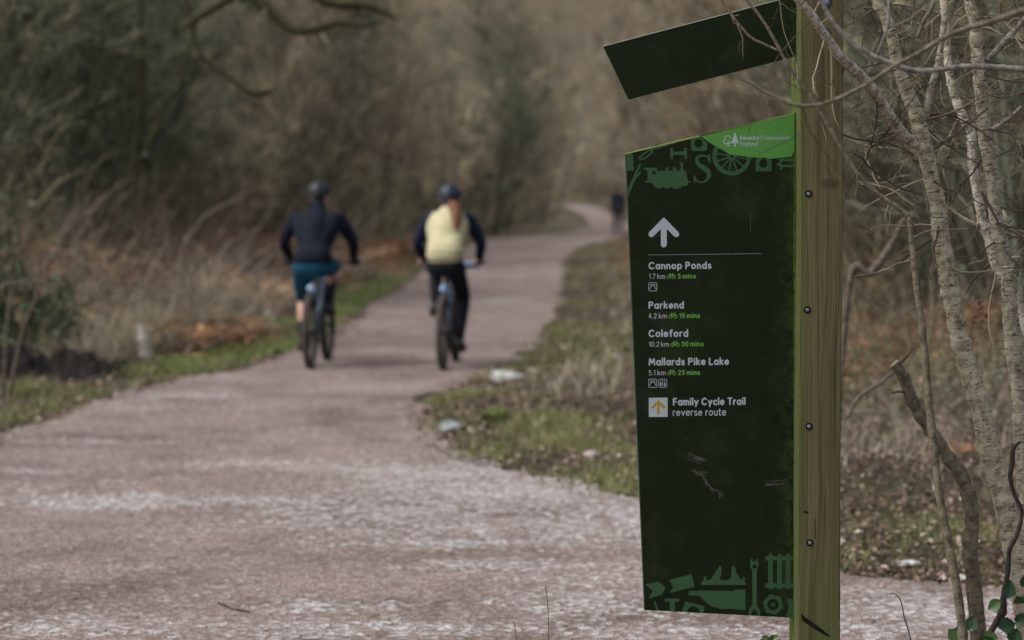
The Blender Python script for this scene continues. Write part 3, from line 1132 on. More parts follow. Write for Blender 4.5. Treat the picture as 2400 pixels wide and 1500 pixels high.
picnic_symbol(1520, 662)
picnic_symbol(1520, 888)
x_, y_ = 1543.2, 888
ribbons('restroom_symbol', [rrect(x_ + .6, y_ + .6, x_ + 19.4, y_ + 19.8, 2), [(x_ + 10, y_ + 3), (x_ + 10, y_ + 17)]], 1.1, MAT_PALE, layer=1)
ribbons('restroom_symbol', [[(x_ + 5.4, y_ + 4.3)], [(x_ + 5.4, y_ + 8), (x_ + 5.4, y_ + 12)], [(x_ + 4.6, y_ + 12), (x_ + 4.6, y_ + 16)], [(x_ + 6.2, y_ + 12), (x_ + 6.2, y_ + 16)],
                            [(x_ + 14.6, y_ + 4.3)], [(x_ + 14.6, y_ + 8), (x_ + 14.6, y_ + 12)], [(x_ + 14, y_ + 12), (x_ + 14, y_ + 16)], [(x_ + 15.3, y_ + 12), (x_ + 15.3, y_ + 16)]],
        1.9, MAT_PALE, layer=1)
prism('restroom_skirt', [(x_ + 5.4, y_ + 6), (x_ + 8.3, y_ + 12.4), (x_ + 2.5, y_ + 12.4)], BY - 0.00068, BY - 0.0001, MAT_PALE, panel)
sq = prism('route_square', [(1520.7, 932.5), (1564.8, 931.8), (1564.8, 977), (1520.7, 977.3)], BY - 0.00035, BY - 0.0001, MAT_PALE, panel)
ribbons('arrow_symbol', [[(1543, 942), (1529.5, 954.8)], [(1543, 942), (1556.5, 954.8)], [(1543, 943), (1543, 968)]], 6.4, MAT_OCHRE, layer=1)
prism('arrow_tip', [(1543, 937.3), (1547.6, 942), (1543, 946.5), (1538.4, 942)], BY - 0.00075, BY - 0.0001, MAT_OCHRE, panel)

# printed motifs -----------------------------------------------------
f0, f1 = BY - 0.0003, BY - 0.0001


def circ(cx, cy, r, n=20, a0=0):
    return [(cx + r * math.cos(a0 + i_ / n * 2 * math.pi), cy + r * math.sin(a0 + i_ / n * 2 * math.pi)) for i_ in range(n)]


def motif(name, poly, holes=(), mat=None, y=f0):
    return prism(name, poly, y, f1, mat or MAT_MOTIF, panel, holes)


motif('post_motif', [(1468, 361), (1482.5, 357.5), (1485.5, 399.5), (1469.5, 400)])
ribbons('clasp_motif', [[(1499, 369)] + [(1512, 358), (1522, 352), (1529, 352), (1528, 358), (1516, 368), (1506, 373), (1500, 373), (1499, 369)],
                        [(1524, 350), (1548, 345), (1583, 334)], [(1528, 345), (1540, 340)]], 4, MAT_MOTIF)
motif('rail_motif', [(1571, 347), (1577, 347), (1577, 355), (1603, 355), (1603, 347), (1610, 347), (1610, 373), (1604, 373), (1604, 363), (1577, 363), (1577, 373), (1571, 373)])
motif('block_motif', [(1619, 324), (1640, 319), (1652, 330), (1658, 334), (1657, 351), (1651, 354), (1624, 354), (1620, 349)], [circ(1637, 336, 10)])
motif('sleeper_motif', [(1771.5, 372), (1808, 373), (1808.5, 401.5), (1771, 401.5)], [circ(1789, 383, 10)])
motif('bracket_motif', [(1822, 372), (1861, 371), (1861, 378), (1832, 378), (1832, 386), (1861, 386), (1861, 392), (1834, 392), (1832, 398), (1827, 398), (1827, 389), (1821, 388), (1821, 382), (1827, 382), (1827, 377)])
motif('steam_engine_motif', [(1507.5, 396), (1509, 393), (1540, 393), (1541, 396), (1539, 400), (1560, 400), (1561, 392), (1566, 392), (1567, 400), (1577, 400), (1577, 393), (1582, 391), (1584, 393),
                             (1584, 400), (1594, 399), (1596, 391), (1594, 381), (1603, 381), (1600, 391), (1602, 399), (1608, 402), (1610, 408), (1610, 414), (1612, 420), (1613, 424), (1619, 425), (1619, 428),
                             (1613, 428), (1612, 434), (1606, 436), (1598, 436), (1596, 440), (1588, 442), (1579, 442), (1574, 437), (1572, 440), (1566, 442), (1559, 441), (1554, 437), (1551, 441), (1544, 442), (1536, 440),
                             (1531, 432), (1524, 428), (1512, 428), (1512, 425), (1517, 424), (1518, 404), (1514, 398)], [[(1528, 401), (1537, 401), (1537, 409), (1528, 409)]])
# serif letter S: a stroke of changing width
sc = spline([(1661, 374, 1.2), (1657, 368, 2.6), (1648, 364.5, 3.4), (1637, 367, 5.5), (1633, 376, 6.5), (1638, 386, 7.5), (1650, 394, 9.5), (1660, 403, 9), (1661, 414, 7.0), (1655, 423, 5),
             (1644, 427.5, 3.0), (1633, 424, 2.6), (1628, 416, 1.2)], 44)
d_ = np.gradient(sc[:, :2], axis=0)
d_ /= np.linalg.norm(d_, axis=1, keepdims=True)
nn = np.stack([-d_[:, 1], d_[:, 0]], 1)
motif('letter_motif', [tuple(q_) for q_ in sc[:, :2] + nn * sc[:, 2:] * 0.62] + [tuple(q_) for q_ in (sc[:, :2] - nn * sc[:, 2:] * 0.62)[::-1]])
motif('letter_serif', [(1660, 362), (1664.5, 362), (1665.5, 381), (1662, 381), (1657, 369)], y=f0 - 0.0001)
motif('letter_serif', [(1626, 411), (1629.5, 411), (1635, 425), (1629, 426), (1625.5, 430)], y=f0 - 0.0001)
wc = (1715, 366)
motif('wheel_motif', [q_ for q_ in circ(*wc, 45.5, 48)], [circ(*wc, 35.5, 48)])
ribbons('spoke_motif', [[(wc[0] + 7 * math.cos(a_), wc[1] + 7 * math.sin(a_)), (wc[0] + 37 * math.cos(a_), wc[1] + 37 * math.sin(a_))] for a_ in np.arange(12) / 12 * 2 * math.pi + 0.18], 3.6, MAT_MOTIF, layer=0.6)
motif('hub_motif', circ(*wc, 10, 16), [circ(*wc, 4, 12)], y=f0 - 0.0003)
ribbons('stick_motif', [[(1500, 386), (1488, 412), (1470, 450)], [(1501, 403), (1490, 416), (1482, 430)], [(1483, 428), (1470, 462)]], 4.5, MAT_MOTIF)
# green corner with the two-tree emblem
prism('green_corner', [(1640, 317.6), (1862, 266), (1862, 350), (1856, 367), (1804, 372.5), (1790, 369), (1784, 371), (1712, 362.5), (1694, 352), (1672, 340)], BY - 0.0009, BY - 0.00065, MAT_GREEN, panel)
text('Forestry', 1735, 328.3, 10.5, 1779.5, 0.18, MAT_PALE, layer=4, slope=0.0)
text('Commission', 1782.5, 328, 10.5, 1852, 0.12, MAT_PALE, layer=4, slope=0.0)
text('England', 1735, 342, 10, 1775, 0.12, MAT_PALE, layer=4, slope=0.0)
ribbons('tree_emblem', [[(1702, 338), (1697, 336), (1696, 331), (1699, 328), (1699, 322), (1704, 318), (1710, 319), (1712, 323)],
                        [(1702, 336), (1707, 337), (1712, 335), (1713, 331)], [(1707, 330), (1707, 341)]], 2.0, MAT_PALE, layer=4)
prism('tree_emblem', [(1722.5, 309), (1731, 335), (1724.5, 336), (1724.5, 343), (1720.5, 343), (1720.5, 336), (1714, 335)], BY - 0.0012, BY - 0.0008, MAT_PALE, panel)
prism('tree_emblem', [(1703, 343), (1707, 337.5), (1711.5, 343)], BY - 0.00118, BY - 0.0008, MAT_PALE, panel)
# bottom motifs
motif('arrow_motif', [(1513, 1370), (1543, 1363), (1560, 1376), (1553, 1393), (1520, 1403), (1530, 1385)])
motif('arrow_motif', [(1568, 1359), (1621, 1346), (1628, 1375), (1569, 1390), (1578, 1375)])
motif('plane_motif', [(1643, 1371), (1643, 1365), (1649, 1361), (1649.5, 1351), (1655, 1351), (1657, 1360), (1667, 1357), (1686, 1327), (1691, 1327), (1691, 1346), (1687, 1352), (1690, 1360), (1707, 1360),
                      (1714, 1352), (1715, 1327), (1722, 1327), (1727, 1345), (1735, 1356), (1740, 1360), (1740, 1353), (1746, 1353), (1746, 1364), (1750, 1371)])
motif('hand_motif', [(1613, 1390), (1615, 1386), (1645, 1384), (1718, 1385), (1722, 1382), (1747, 1382), (1747, 1430), (1724, 1428), (1720, 1426), (1690, 1428), (1680, 1424), (1665, 1420), (1655, 1412), (1645, 1402), (1640, 1396), (1615, 1395)])
motif('spanner_motif', [(1760, 1310), (1763, 1310), (1764, 1316), (1772, 1316), (1773, 1310), (1776, 1310), (1778, 1324), (1774, 1336), (1773.5, 1420), (1779, 1426), (1782, 1434), (1781, 1443), (1776, 1443), (1775, 1435), (1768, 1428), (1761, 1435),
                        (1761, 1443), (1756, 1442), (1755, 1432), (1758, 1425), (1763.5, 1420), (1763, 1336), (1758.5, 1330), (1758, 1322)], [circ(1768.5, 1328, 5.2, 6)])
for x_ in (1800.5, 1821.5, 1841.5):
    motif('fence_motif', [(x_, 1381), (x_, 1303), (x_ + 5.5, 1296), (x_ + 11, 1303), (x_ + 11, 1381)], y=f0 - 0.0001)
for y_ in (1304, 1367.5):
    motif('fence_motif', [(1793, y_), (1860, y_), (1860, y_ + 9.5), (1793, y_ + 9.5)])
motif('nut_motif', circ(1812, 1417, 25, 6, 0.25), [circ(1812, 1417, 13.5, 24)])
motif('nut_motif', circ(1812, 1417, 5, 14), [circ(1812, 1417, 2.2, 10)])
motif('tee_motif', [(1558, 1403), (1592, 1403), (1592, 1410), (1582, 1410), (1582, 1434), (1570, 1433), (1569, 1410), (1558, 1410)])
motif('cap_motif', [(1598, 1434), (1606, 1410), (1648, 1420), (1652, 1424), (1648, 1437)] + arc(1625, 1436, 15, 15, 0, -180, 12)[0:] + [(1609, 1434.6)])
motif('bar_motif', [(1532, 1409), (1536, 1409), (1544, 1431), (1539, 1431)])
motif('column_motif', [(1846, 1403), (1859, 1403), (1859, 1446), (1842, 1445), (1848, 1425)])
# scuffs rubbed through the print
rs = np.random.default_rng(3)
sl = []
for (x0, y0, x1, y1, wd, n_) in [(1608, 1063, 1660, 1080, 7, 16), (1620, 1101, 1660, 1108, 7, 12), (1640, 1105, 1672, 1150, 6, 14), (1662, 1144, 1697, 1156, 5, 9), (1690, 1155, 1686, 1172, 5, 7),
                                  (1790, 1133, 1850, 1128, 9, 12), (1760, 565, 1756, 480, 2, 2)]:
    for i_ in range(n_):
        a_, b_ = sorted(rs.uniform(0, 1, 2))
        o_ = rs.normal(0, wd * 0.45)
        dx, dy = x1 - x0, y1 - y0
        q_ = np.hypot(dx, dy)
        nx_, ny_ = -dy / q_, dx / q_
        sl.append([(x0 + dx * t_ + nx_ * (o_ + rs.normal(0, 0.6)), y0 + dy * t_ + ny_ * (o_ + math.sin(t_ * 3) * 2)) for t_ in np.linspace(a_, b_, 4)])
o = ribbons('scuff_mark', sl, 0.8, MAT_SCRATCH, layer=0.5)
o['kind'] = 'stuff'
print('sign ok')

# ------------------------------------------------------------------ cyclists and walker
def volume(name, caps, balls, mat, parent, voxel=0.01, smooth_n=4, mats=None):
    """closed tapered limbs and lumps grown together into one continuous skin"""
    mb = MB()
    for pts, rr in caps:
        pts = np.asarray(pts, float)
        if len(pts) > 2:
            q = spline(np.column_stack([pts, rr]), (len(pts) - 1) * 5)
            pts, rr = q[:, :3], np.maximum(q[:, 3], 0.004)
        mb.tube(pts, rr, 14)
        mb.ball(pts[0], rr[0], 12, 8)
        mb.ball(pts[-1], rr[-1], 12, 8)
    for c, r in balls:
        mb.ball(c, r, 20, 14)
    o = mb.build(name, mat)
    md = o.modifiers.new('r', 'REMESH')
    md.mode = 'VOXEL'
    md.voxel_size = voxel
    md.use_smooth_shade = True
    ms = o.modifiers.new('s', 'SMOOTH')
    ms.factor = 0.6
    ms.iterations = smooth_n
    dg = bpy.context.evaluated_depsgraph_get()
    me = bpy.data.meshes.new_from_object(o.evaluated_get(dg))
    old = o.data
    o.modifiers.clear()
    o.data = me
    bpy.data.meshes.remove(old)
    me.materials.clear()
    me.materials.append(mat)
    me.name = name
    o.parent = parent
    return o


MAT_TYRE = plain('tyre_mat', (0.022, 0.020, 0.020), 0.8, 0.2)
MAT_BLACK = plain('black_parts_mat', (0.018, 0.018, 0.02), 0.45, 0.4)
MAT_METAL = plain('alloy_mat', (0.45, 0.46, 0.48), 0.35, 0.5, 0.7)
MAT_FRAME = plain('pale_blue_frame_mat', (0.36, 0.50, 0.66), 0.35, 0.5, var=0.08)
MAT_SKIN = plain('skin_mat', (0.48, 0.27, 0.21), 0.6, 0.35, var=0.08)
MAT_LOWER = plain('dark_blue_frame_mat', (0.05, 0.075, 0.10), 0.4, 0.4)
MAT_DUST = plain('dusty_tyre_mat', (0.075, 0.062, 0.056), 0.9, 0.1, var=0.4, scale=20)


def bicycle(loc, rz, frame_mat, label, grip_mat, green=None, width=0.74, bag=None):
    b = empty('bicycle', loc, rz)
    tag(b, label, 'bicycle', 'mountain bikes ridden along the trail')
    Rw = 0.355
    rear, front = np.array([0, 0, Rw]), np.array([0, 1.14, Rw])
    bb = np.array([0, 0.44, 0.32])
    st = np.array([0, 0.27, 0.78])
    ht, hb = np.array([0, 0.86, 0.92]), np.array([0, 0.93, 0.80])
    fm = MB()
    for a_, c_, r_ in ((bb * .25 + st * .75, st, .022), (st, ht, .018), (ht, hb, .024)):
        fm.tube([a_, c_], r_, 10)
    lf = MB()
    lf.tube([bb, bb * .25 + st * .75], .019, 10)
    lf.tube([bb, hb], .024, 10)
    for sx in (-1, 1):
        o_ = np.array([sx * 0.065, 0, 0])
        lf.tube([rear + o_, bb + np.array([sx * 0.035, -0.06, 0])], .011, 8)
        lf.tube([rear + o_, st + np.array([sx * 0.03, -0.04, -0.06])], .010, 8)
    fm.tube([st + [-.03, -.04, -.06], st + [.03, -.04, -.06]], .012, 8)
    fr = fm.build('frame', frame_mat, b)
    lf.build('lower_frame', MAT_LOWER, b)
    # rear mudguard plate, shows pale under the saddle
    g = MB()
    g.tubes(np.array([[[0, 0.22, 0.80], [0, 0.12, 0.76], [0, 0.02, 0.755]]]), np.array([[.022, .03, .03]]), 8)
    g.build('mudguard', frame_mat, b)
    sp = MB()
    sp.tube([st - [0, -.02, .1], st + [0, -.02, .13]], .014, 10)
    sp.build('seat_post', MAT_BLACK, b)
    s_ = MB()
    s_.tubes(np.array([[[0, 0.10, 0.915], [0, 0.16, 0.93], [0, 0.24, 0.925], [0, 0.32, 0.925], [0, 0.38, 0.915]]]), np.array([[.02, .05, .045, .022, .012]]), 12)
    sd_ = s_.build('saddle', MAT_BLACK, b)
    sd_.scale = (1.4, 1, 1)
    # fork, stem, bars
    f_ = MB()
    for sx in (-1, 1):
        f_.tube([hb + [sx * .06, .01, .0], front + [sx * .06, -.01, .0]], [.019, .016], 10)
    f_.tube([hb + [-.06, .01, 0], hb + [.06, .01, 0]], .02, 8)
    f_.build('fork', MAT_BLACK, b)
    hbz = np.array([0, 0.90, .965])
    h_ = MB()
    h_.tube([ht, ht + [0, -.01, .06], hbz], .016, 8)
    h_.tube([hbz + [-width / 2, -.07, .012], hbz + [-.12, -.01, 0], hbz + [.12, -.01, 0], hbz + [width / 2, -.07, .012]], .011, 8)
    h_.build('handlebar', frame_mat if grip_mat is not MAT_BLACK else MAT_BLACK, b)
    for sx in (-1, 1):
        g = MB()
        g.tube([hbz + [sx * width / 2, -.07, .012], hbz + [sx * (width / 2 - .13), -.05, .009]], .017, 10)
        g.build('grip', grip_mat, b)
        g = MB()
        g.tube([hbz + [sx * (width / 2 - .15), -.045, .005], hbz + [sx * (width / 2 - .08), .0, -.02]], .006, 6)
        g.build('brake_lever', MAT_BLACK, b)
    if bag is not None:
        g = MB()
        g.box(hbz + [0.10, 0.0, -0.05], hbz + [0.26, 0.05, 0.03])
        g.build('handlebar_bag', bag, b, smooth=False)
    for c_, nm in ((rear, 'wheel'), (front, 'wheel')):
        wm, sk_ = MB(), MB()
        wm.tube([c_ + [-.06, 0, 0], c_ + [.06, 0, 0]], .02, 12)
        for i_ in range(24):
            a_ = i_ / 24 * 2 * math.pi
            sk_.tube([c_ + [(-1) ** i_ * .03, 0, 0], c_ + np.array([0, math.cos(a_) * .30, math.sin(a_) * .30])], .0016, 4)
        w_ = wm.build(nm, MAT_BLACK, b)
        sk_.build('spokes', MAT_BLACK, w_)['kind'] = 'stuff'
        t_ = MB()
        t_.torus(c_, (1, 0, 0), Rw - .033, .033, 56, 12)
        for i_ in range(84):       # tread blocks
            a_ = i_ / 84 * 2 * math.pi
            for xx in (-.018, 0, .018):
                q_ = c_ + np.array([xx, math.cos(a_ + xx) * (Rw - .003), math.sin(a_ + xx) * (Rw - .003)])
                t_.ball(q_, .006, 4, 3)
        t_.build('tyre', MAT_DUST if c_ is rear else MAT_TYRE, w_)
        r_ = MB()
        r_.torus(c_, (1, 0, 0), .295, .012, 48, 8)
        r_.build('rim', MAT_BLACK, w_)
        d_ = MB()
        d_.torus(c_ + [-.045, 0, 0], (1, 0, 0), .075, .006, 28, 6)
        d_.build('brake_disc', MAT_METAL, w_)
    cs = MB()
    d_ = MB()
    d_.torus(rear + [.045, 0, 0], (1, 0, 0), .05, .014, 24, 6)
    d_.torus(bb + [.05, 0, 0], (1, 0, 0), .07, .005, 24, 6)
    for zz in (.05, -.05):
        d_.tube([rear + [.045, 0, zz], bb + [.05, 0, zz * 1.4]], .004, 4)
    d_.tube([rear + [.06, .0, -.02], rear + [.06, .03, -.12]], .012, 6)
    d_.build('chain_drive', MAT_BLACK, b)
    return b, bb


def pose_bike(side_low, ang):
    """pedal centres: crank angle measured from straight down on the low side"""
    L = 0.17
    low = np.array([side_low * .13, .44 - math.sin(ang) * L, .32 - math.cos(ang) * L])
    high = np.array([-side_low * .13, .44 + math.sin(ang) * L, .32 + math.cos(ang) * L])
    return low, high


def cranks(b, low, high):
    for q_ in (low, high):
        sx = 1 if q_[0] > 0 else -1
        m_ = MB()
        m_.tube([[sx * .065, .44, .32], [sx * .075, q_[1], q_[2]]], .012, 8)
        c_ = m_.build('crank', MAT_BLACK, b)
        m_ = MB()
        m_.box(q_ + [-.05, -.045, -.010], q_ + [.05, .045, .010])
        m_.build('pedal', MAT_BLACK, c_, smooth=False)


def knee(hip, ank, side, thigh=.43, shin=.43, out=0.04):
    """knee position in front of the hip-ankle line"""
    d = ank - hip
    L = np.linalg.norm(d)
    L = min(L, thigh + shin - .01)
    a = (thigh ** 2 - shin ** 2 + L * L) / (2 * L)
    h = math.sqrt(max(thigh ** 2 - a * a, 0))
    u = d / np.linalg.norm(d)
    f = np.array([0, 1, 0.0]) - u * u[1]
    f /= np.linalg.norm(f)
    return hip + u * a + f * h + np.array([side * out, 0, 0])


def hand_set(c, side, k=1.0):
    """palm over the grip, four unequal fingers curled in front of it, thumb underneath the inner side"""
    caps = [([c + [side * .035, -.03, .020], c + [side * -.035, -.03, .020]], [.022, .020])]
    for i_, (dx, ln) in enumerate([(-.033, .95), (-.011, 1.0), (.011, .95), (.033, .8)]):
        x = dx * side * -1
        caps.append(([c + [x, -.012, .030], c + [x, .022 * ln, .022], c + [x, .028 * ln, -.006], c + [x, .008, -.022]], [.0105, .010, .009, .008]))
    caps.append(([c + [-side * .040, -.030, .010], c + [-side * .060, -.008, -.004], c + [-side * .058, .012, -.014]], [.013, .011, .009]))
    return caps


def rider(bike, label, low_side, ang, sk, top_mat, sleeve_mat, leg_mat, shoe_mat, glove, helmet_mat, leg_kind, width=.74, sh=.205, hips=.155, vest=None, pony=None, sock=None,
          head_z=1.60):
    p = empty('person', bike.location, bike.rotation_euler[2])
    tag(p, label, 'person', 'people on the trail')
    low, high = pose_bike(low_side, ang)
    hip0 = np.array([0, .20, .99])
    sh0 = np.array([0, .50, 1.42])
    head = np.array([0, .62, head_z])
    hz = np.array([0, .90, .965])
    arms, legs, hands, feet = [], [], [], []
    legj = {}
    for sx in (-1, 1):
        shd = sh0 + [sx * sh, .02, -.02]
        grip = hz + [sx * (width / 2 - .06), -.062, .010]
        wr = grip + [sx * .0, -.055, .04]
        el = shd * .46 + wr * .54 + np.array([sx * .075, -.07, -.03])
        arms.append(([shd, (shd + el) / 2 + [sx * .01, -.005, .0], el, (el + wr) / 2, wr], [.056, .050, .041, .038, .028]))
        hands.append((grip, sx))
        foot = low if sx * low_side > 0 else high
        ank = foot + [-sx * .015, -.05, .095]
        hp = hip0 + [sx * (hips - .065), .02, -.03]
        kn = knee(hp, ank, sx)
        legj[sx] = (hp, kn, ank, foot)
        legs.append(([hp, (hp + kn) / 2, kn, kn * .62 + ank * .38 + [0, -.02, 0], ank], [.088, .076, .058, .055, .036]))
        feet.append(([ank + [0, -.015, -.03], foot + [0, -.02, .035], foot + [0, .10, .03]], [.038, .038, .030]))
    torso = [([hip0 + [0, .0, 0], hip0 + [0, .09, .13], sh0 + [0, -.10, -.10], sh0 + [0, -.01, .0]], [.125, .118, .128, .095])]
    wide = []
    for sx in (-1, 1):
        wide.append(([hip0 + [sx * (hips - .10), 0, -.01], hip0 + [sx * .05, .09, .15], sh0 + [sx * (sh - .09), -.08, -.10], sh0 + [sx * (sh - .04), .0, -.02]], [.105, .095, .098, .060]))
    neck = [([sh0 + [0, .0, .04], head + [0, -.02, -.05]], [.058, .052])]
    body = volume('body', arms + legs + torso + wide + neck + [c_ for g_, sx in hands for c_ in hand_set(g_, sx)] + feet,
                  [(head, (.077, .098, .112)), (head + [0, .095, -.02], (.014, .02, .024)), (head + [-.078, .0, -.01], (.01, .018, .03)), (head + [.078, .0, -.01], (.01, .018, .03)),
                   (head + [0, .06, -.075], (.045, .045, .035))],
                  MAT_SKIN, p, .0075, 3)
    inf = lambda L_, d_: [(q_, np.asarray(r_) + d_) for q_, r_ in L_]
    slv = []
    for q_, r_ in arms:
        slv.append((q_[:4] + [q_[4] * .85 + q_[3] * .15], np.asarray(r_) + [.016, .014, .012, .010, .012]))
    if vest is None:
        volume('jacket', [([hip0 + [-.05, -.01, .04], hip0 + [.05, -.01, .04]], [.138, .138])] + inf(torso, .014) + inf(wide, .014) + slv + inf([([sh0 + [0, .0, .03], sh0 + [0, .05, .12]], [.064, .060])], .012), [], top_mat, p, .010, 4)
    else:
        volume('sleeves', inf(torso, .006) + inf(wide, .006) + slv + inf([([sh0 + [0, .0, .03], sh0 + [0, .05, .125]], [.062, .058])], .014), [], sleeve_mat, p, .010, 4)
        v_ = volume('vest', inf([(torso[0][0][1:], torso[0][1][1:])], .022) + inf([(a_[1:3] + [a_[3] + [-.02 * np.sign(a_[3][0]), 0, -.005]], b_[1:]) for a_, b_ in wide], .017)
                    + [([hip0 + [sx * .045, .0, .085], hip0 + [sx * .050, .06, .16]], [.134, .124]) for sx in (-1, 1)] + [([hip0 + [-.04, -.015, .09], hip0 + [.04, -.015, .09]], [.136, .136])], [], vest, p, .010, 4)
        ms = v_.data
    if leg_kind == 'shorts':
        lg = []
        for (q_, r_), sx in zip(legs, (-1, 1)):
            lg.append((q_[:2] + [q_[1] * .15 + q_[2] * .85], np.asarray(r_[:3]) + [.022, .026, .024]))
        volume('shorts', lg + [([hip0 + [-.05, -.01, -.02], hip0 + [.05, -.01, -.02]], [.130, .130]), ([hip0 + [-.04, .05, .06], hip0 + [.04, .05, .06]], [.122, .122])], [], leg_mat, p, .010, 4)
    else:
        lg = [(q_, np.asarray(r_) + .008) for q_, r_ in legs]
        volume('leggings', lg + [([hip0 + [-.05, -.01, -.02], hip0 + [.05, -.01, -.02]], [.118, .118]), ([hip0 + [-.04, .05, .07], hip0 + [.04, .05, .07]], [.118, .118])], [], leg_mat, p, .010, 4)
    for sx in (-1, 1):
        hp, kn, ank, foot = legj[sx]
        volume('shoe', [([ank + [0, -.02, -.02], foot + [0, -.03, .040], foot + [0, .05, .036], foot + [0, .12, .030]], [.050, .047, .046, .036])], [], shoe_mat, p, .008, 3)
        if sock:
            k0 = .42 if sx != low_side else .62
            volume('sock', [([kn * (1 - k0) + ank * k0 + [0, -.015, 0], ank], [.058, .046])], [], sock, p, .008, 3)
    if glove is not None:
        for g_, sx in hands:
            volume('glove', [(a_, np.asarray(b_) + .004) for a_, b_ in hand_set(g_, sx)] + [([g_ + [0, -.04, .025], g_ + [0, -.075, .045]], [.028, .032])], [], glove, p, .006, 2)
    # short hair at the nape
    volume('hair', [([head + [0, -.055, -.02], head + [0, -.065, -.06]], [.062, .045])], [(head + [0, -.015, .03], (.082, .10, .09))], M_HAIR if pony is not None else MAT_BLACK, p, .010, 3)
    # helmet: shell with vents and a peak
    hm = MB()
    th = np.linspace(0.02, 1.75, 12)
    nph = 40
    ph = np.arange(nph) / nph * 2 * math.pi
    cc = head + [0, -.005, .030]
    V_ = []
    for i_, t_ in enumerate(th):
        for a_ in ph:
            rib = 1 + .045 * math.cos(a_ * 8) * math.sin(t_) ** 2
            dz = -.020 * max(0, -math.sin(a_)) if i_ > 8 else 0
            V_.append([cc[0] + .108 * rib * math.sin(t_) * math.cos(a_), cc[1] + .132 * rib * math.sin(t_) * math.sin(a_), cc[2] + .118 * math.cos(t_) + dz])
    F_ = [(i_ * nph + j_, (i_ + 1) * nph + j_, (i_ + 1) * nph + (j_ + 1) % nph, i_ * nph + (j_ + 1) % nph) for i_ in range(11) for j_ in range(nph)]
    hm.add(V_, {4: F_})
    he = hm.build('helmet', helmet_mat, p)
    sm = he.modifiers.new('thick', 'SOLIDIFY')
    sm.thickness = .012
    pk = MB()
    pk.tubes(np.array([[cc + [-.08, .11, .02], cc + [-.03, .17, .03], cc + [.03, .17, .03], cc + [.08, .11, .02]]]), np.array([[.008, .01, .01, .008]]), 6)
    pk.build('helmet_peak', helmet_mat, he)
    sl_ = MB()
    for a_ in (-.05, 0, .05):
        sl_.tubes(np.array([[cc + [a_, -.119 + abs(a_) * .5, .03], cc + [a_ * .95, -.09 + abs(a_) * .3, .082], cc + [a_ * .9, -.04, .112]]]), np.array([[.006, .009, .006]]), 6)
    sl_.build('helmet_vent', MAT_HOLE, he)
    if pony is not None:
        hr = [([head + [.01, -.09, -.04], head + [.055, -.17, -.08], head + [.085, -.25, -.14], head + [.10, -.32, -.22], head + [.095, -.36, -.30]], [.034, .056, .060, .042, .012]),
              ([head + [-.04, -.07, -.04], head + [.04, -.07, -.05]], [.04, .04])]
        volume('ponytail', hr, [], pony, p, .007, 2)
    return p, low, high


def fab(name, c, quilt=None, var=.18):
    m = M(name)
    co = m.coord()
    n_ = m.noise(co, 9, 4, .6, .5)
    c_ = m.ramp(n_, [(0.3, tuple(x * (1 - var) for x in c)), (0.7, tuple(x * (1 + var) for x in c))])
    h_ = n_
    if quilt:
        wv = m.n('TexWave', wave_type='BANDS', bands_direction='Z')
        wv.inputs['Scale'].default_value = quilt
        wv.inputs['Distortion'].default_value = 1.0
        m.l(co, wv.inputs['Vector'])
        h_ = m.math('ADD', n_, wv.outputs['Fac'])
        m.bump(h_, .5, .02)
    else:
        m.bump(h_, .35, .02)
    return m.fin(c_, .85, .15)


MAT_HELMA = plain('graphite_helmet_mat', (0.016, 0.018, 0.023), 0.5, 0.35)
MAT_HELMB = plain('blue_grey_helmet_mat', (0.020, 0.028, 0.040), 0.5, 0.35)
M_JACKET = fab('charcoal_jacket_mat', (0.006, 0.009, 0.017))
M_TEAL = fab('teal_shorts_mat', (0.008, 0.065, 0.105))
M_NAVY = fab('navy_sleeve_mat', (0.010, 0.014, 0.035))
M_YEL = fab('yellow_vest_mat', (0.46, 0.42, 0.25), quilt=5.5, var=.08)
M_LEG = fab('black_leggings_mat', (0.011, 0.012, 0.016))
M_HAIR = plain('auburn_hair_mat', (0.115, 0.042, 0.020), 0.6, 0.3)
M_GREEN = plain('green_shoe_mat', (0.20, 0.42, 0.18), 0.6, 0.3)

w1 = G(727, 865)
b1, _ = bicycle((w1[0], w1[1], 0.0), math.radians(-3.8), MAT_FRAME, 'mountain bike with pale blue frame under the rider in teal shorts', MAT_BLACK)
p1, lo, hi = rider(b1, 'cyclist in charcoal top and teal shorts seen from behind, left of the pair', -1, .15, None, M_JACKET, None, M_TEAL, MAT_BLACK, MAT_BLACK, MAT_HELMA, 'shorts', sock=M_LEG, head_z=1.625)
cranks(b1, lo, hi)
w2 = G(1038, 867)
b2, _ = bicycle((w2[0], w2[1], 0.0), math.radians(-4.6), plain('silver_blue_frame_mat', (0.25, 0.40, 0.60), 0.35, 0.5, var=.1), 'slim mountain bike with silver blue frame under the rider in yellow vest',
                plain('lilac_grip_mat', (0.30, 0.28, 0.40), 0.6, 0.3), width=.66, bag=plain('lilac_bag_mat', (0.26, 0.26, 0.36), .7, .2))
p2, lo, hi = rider(b2, 'cyclist in quilted yellow vest with auburn ponytail seen from behind', 1, .15, None, M_YEL, M_NAVY, M_LEG, MAT_BLACK, None, MAT_HELMB, 'leggings',
                   width=.66, sh=.180, hips=.160, vest=M_YEL, pony=M_HAIR, head_z=1.60)
cranks(b2, lo, hi)
EXTRA = MB()

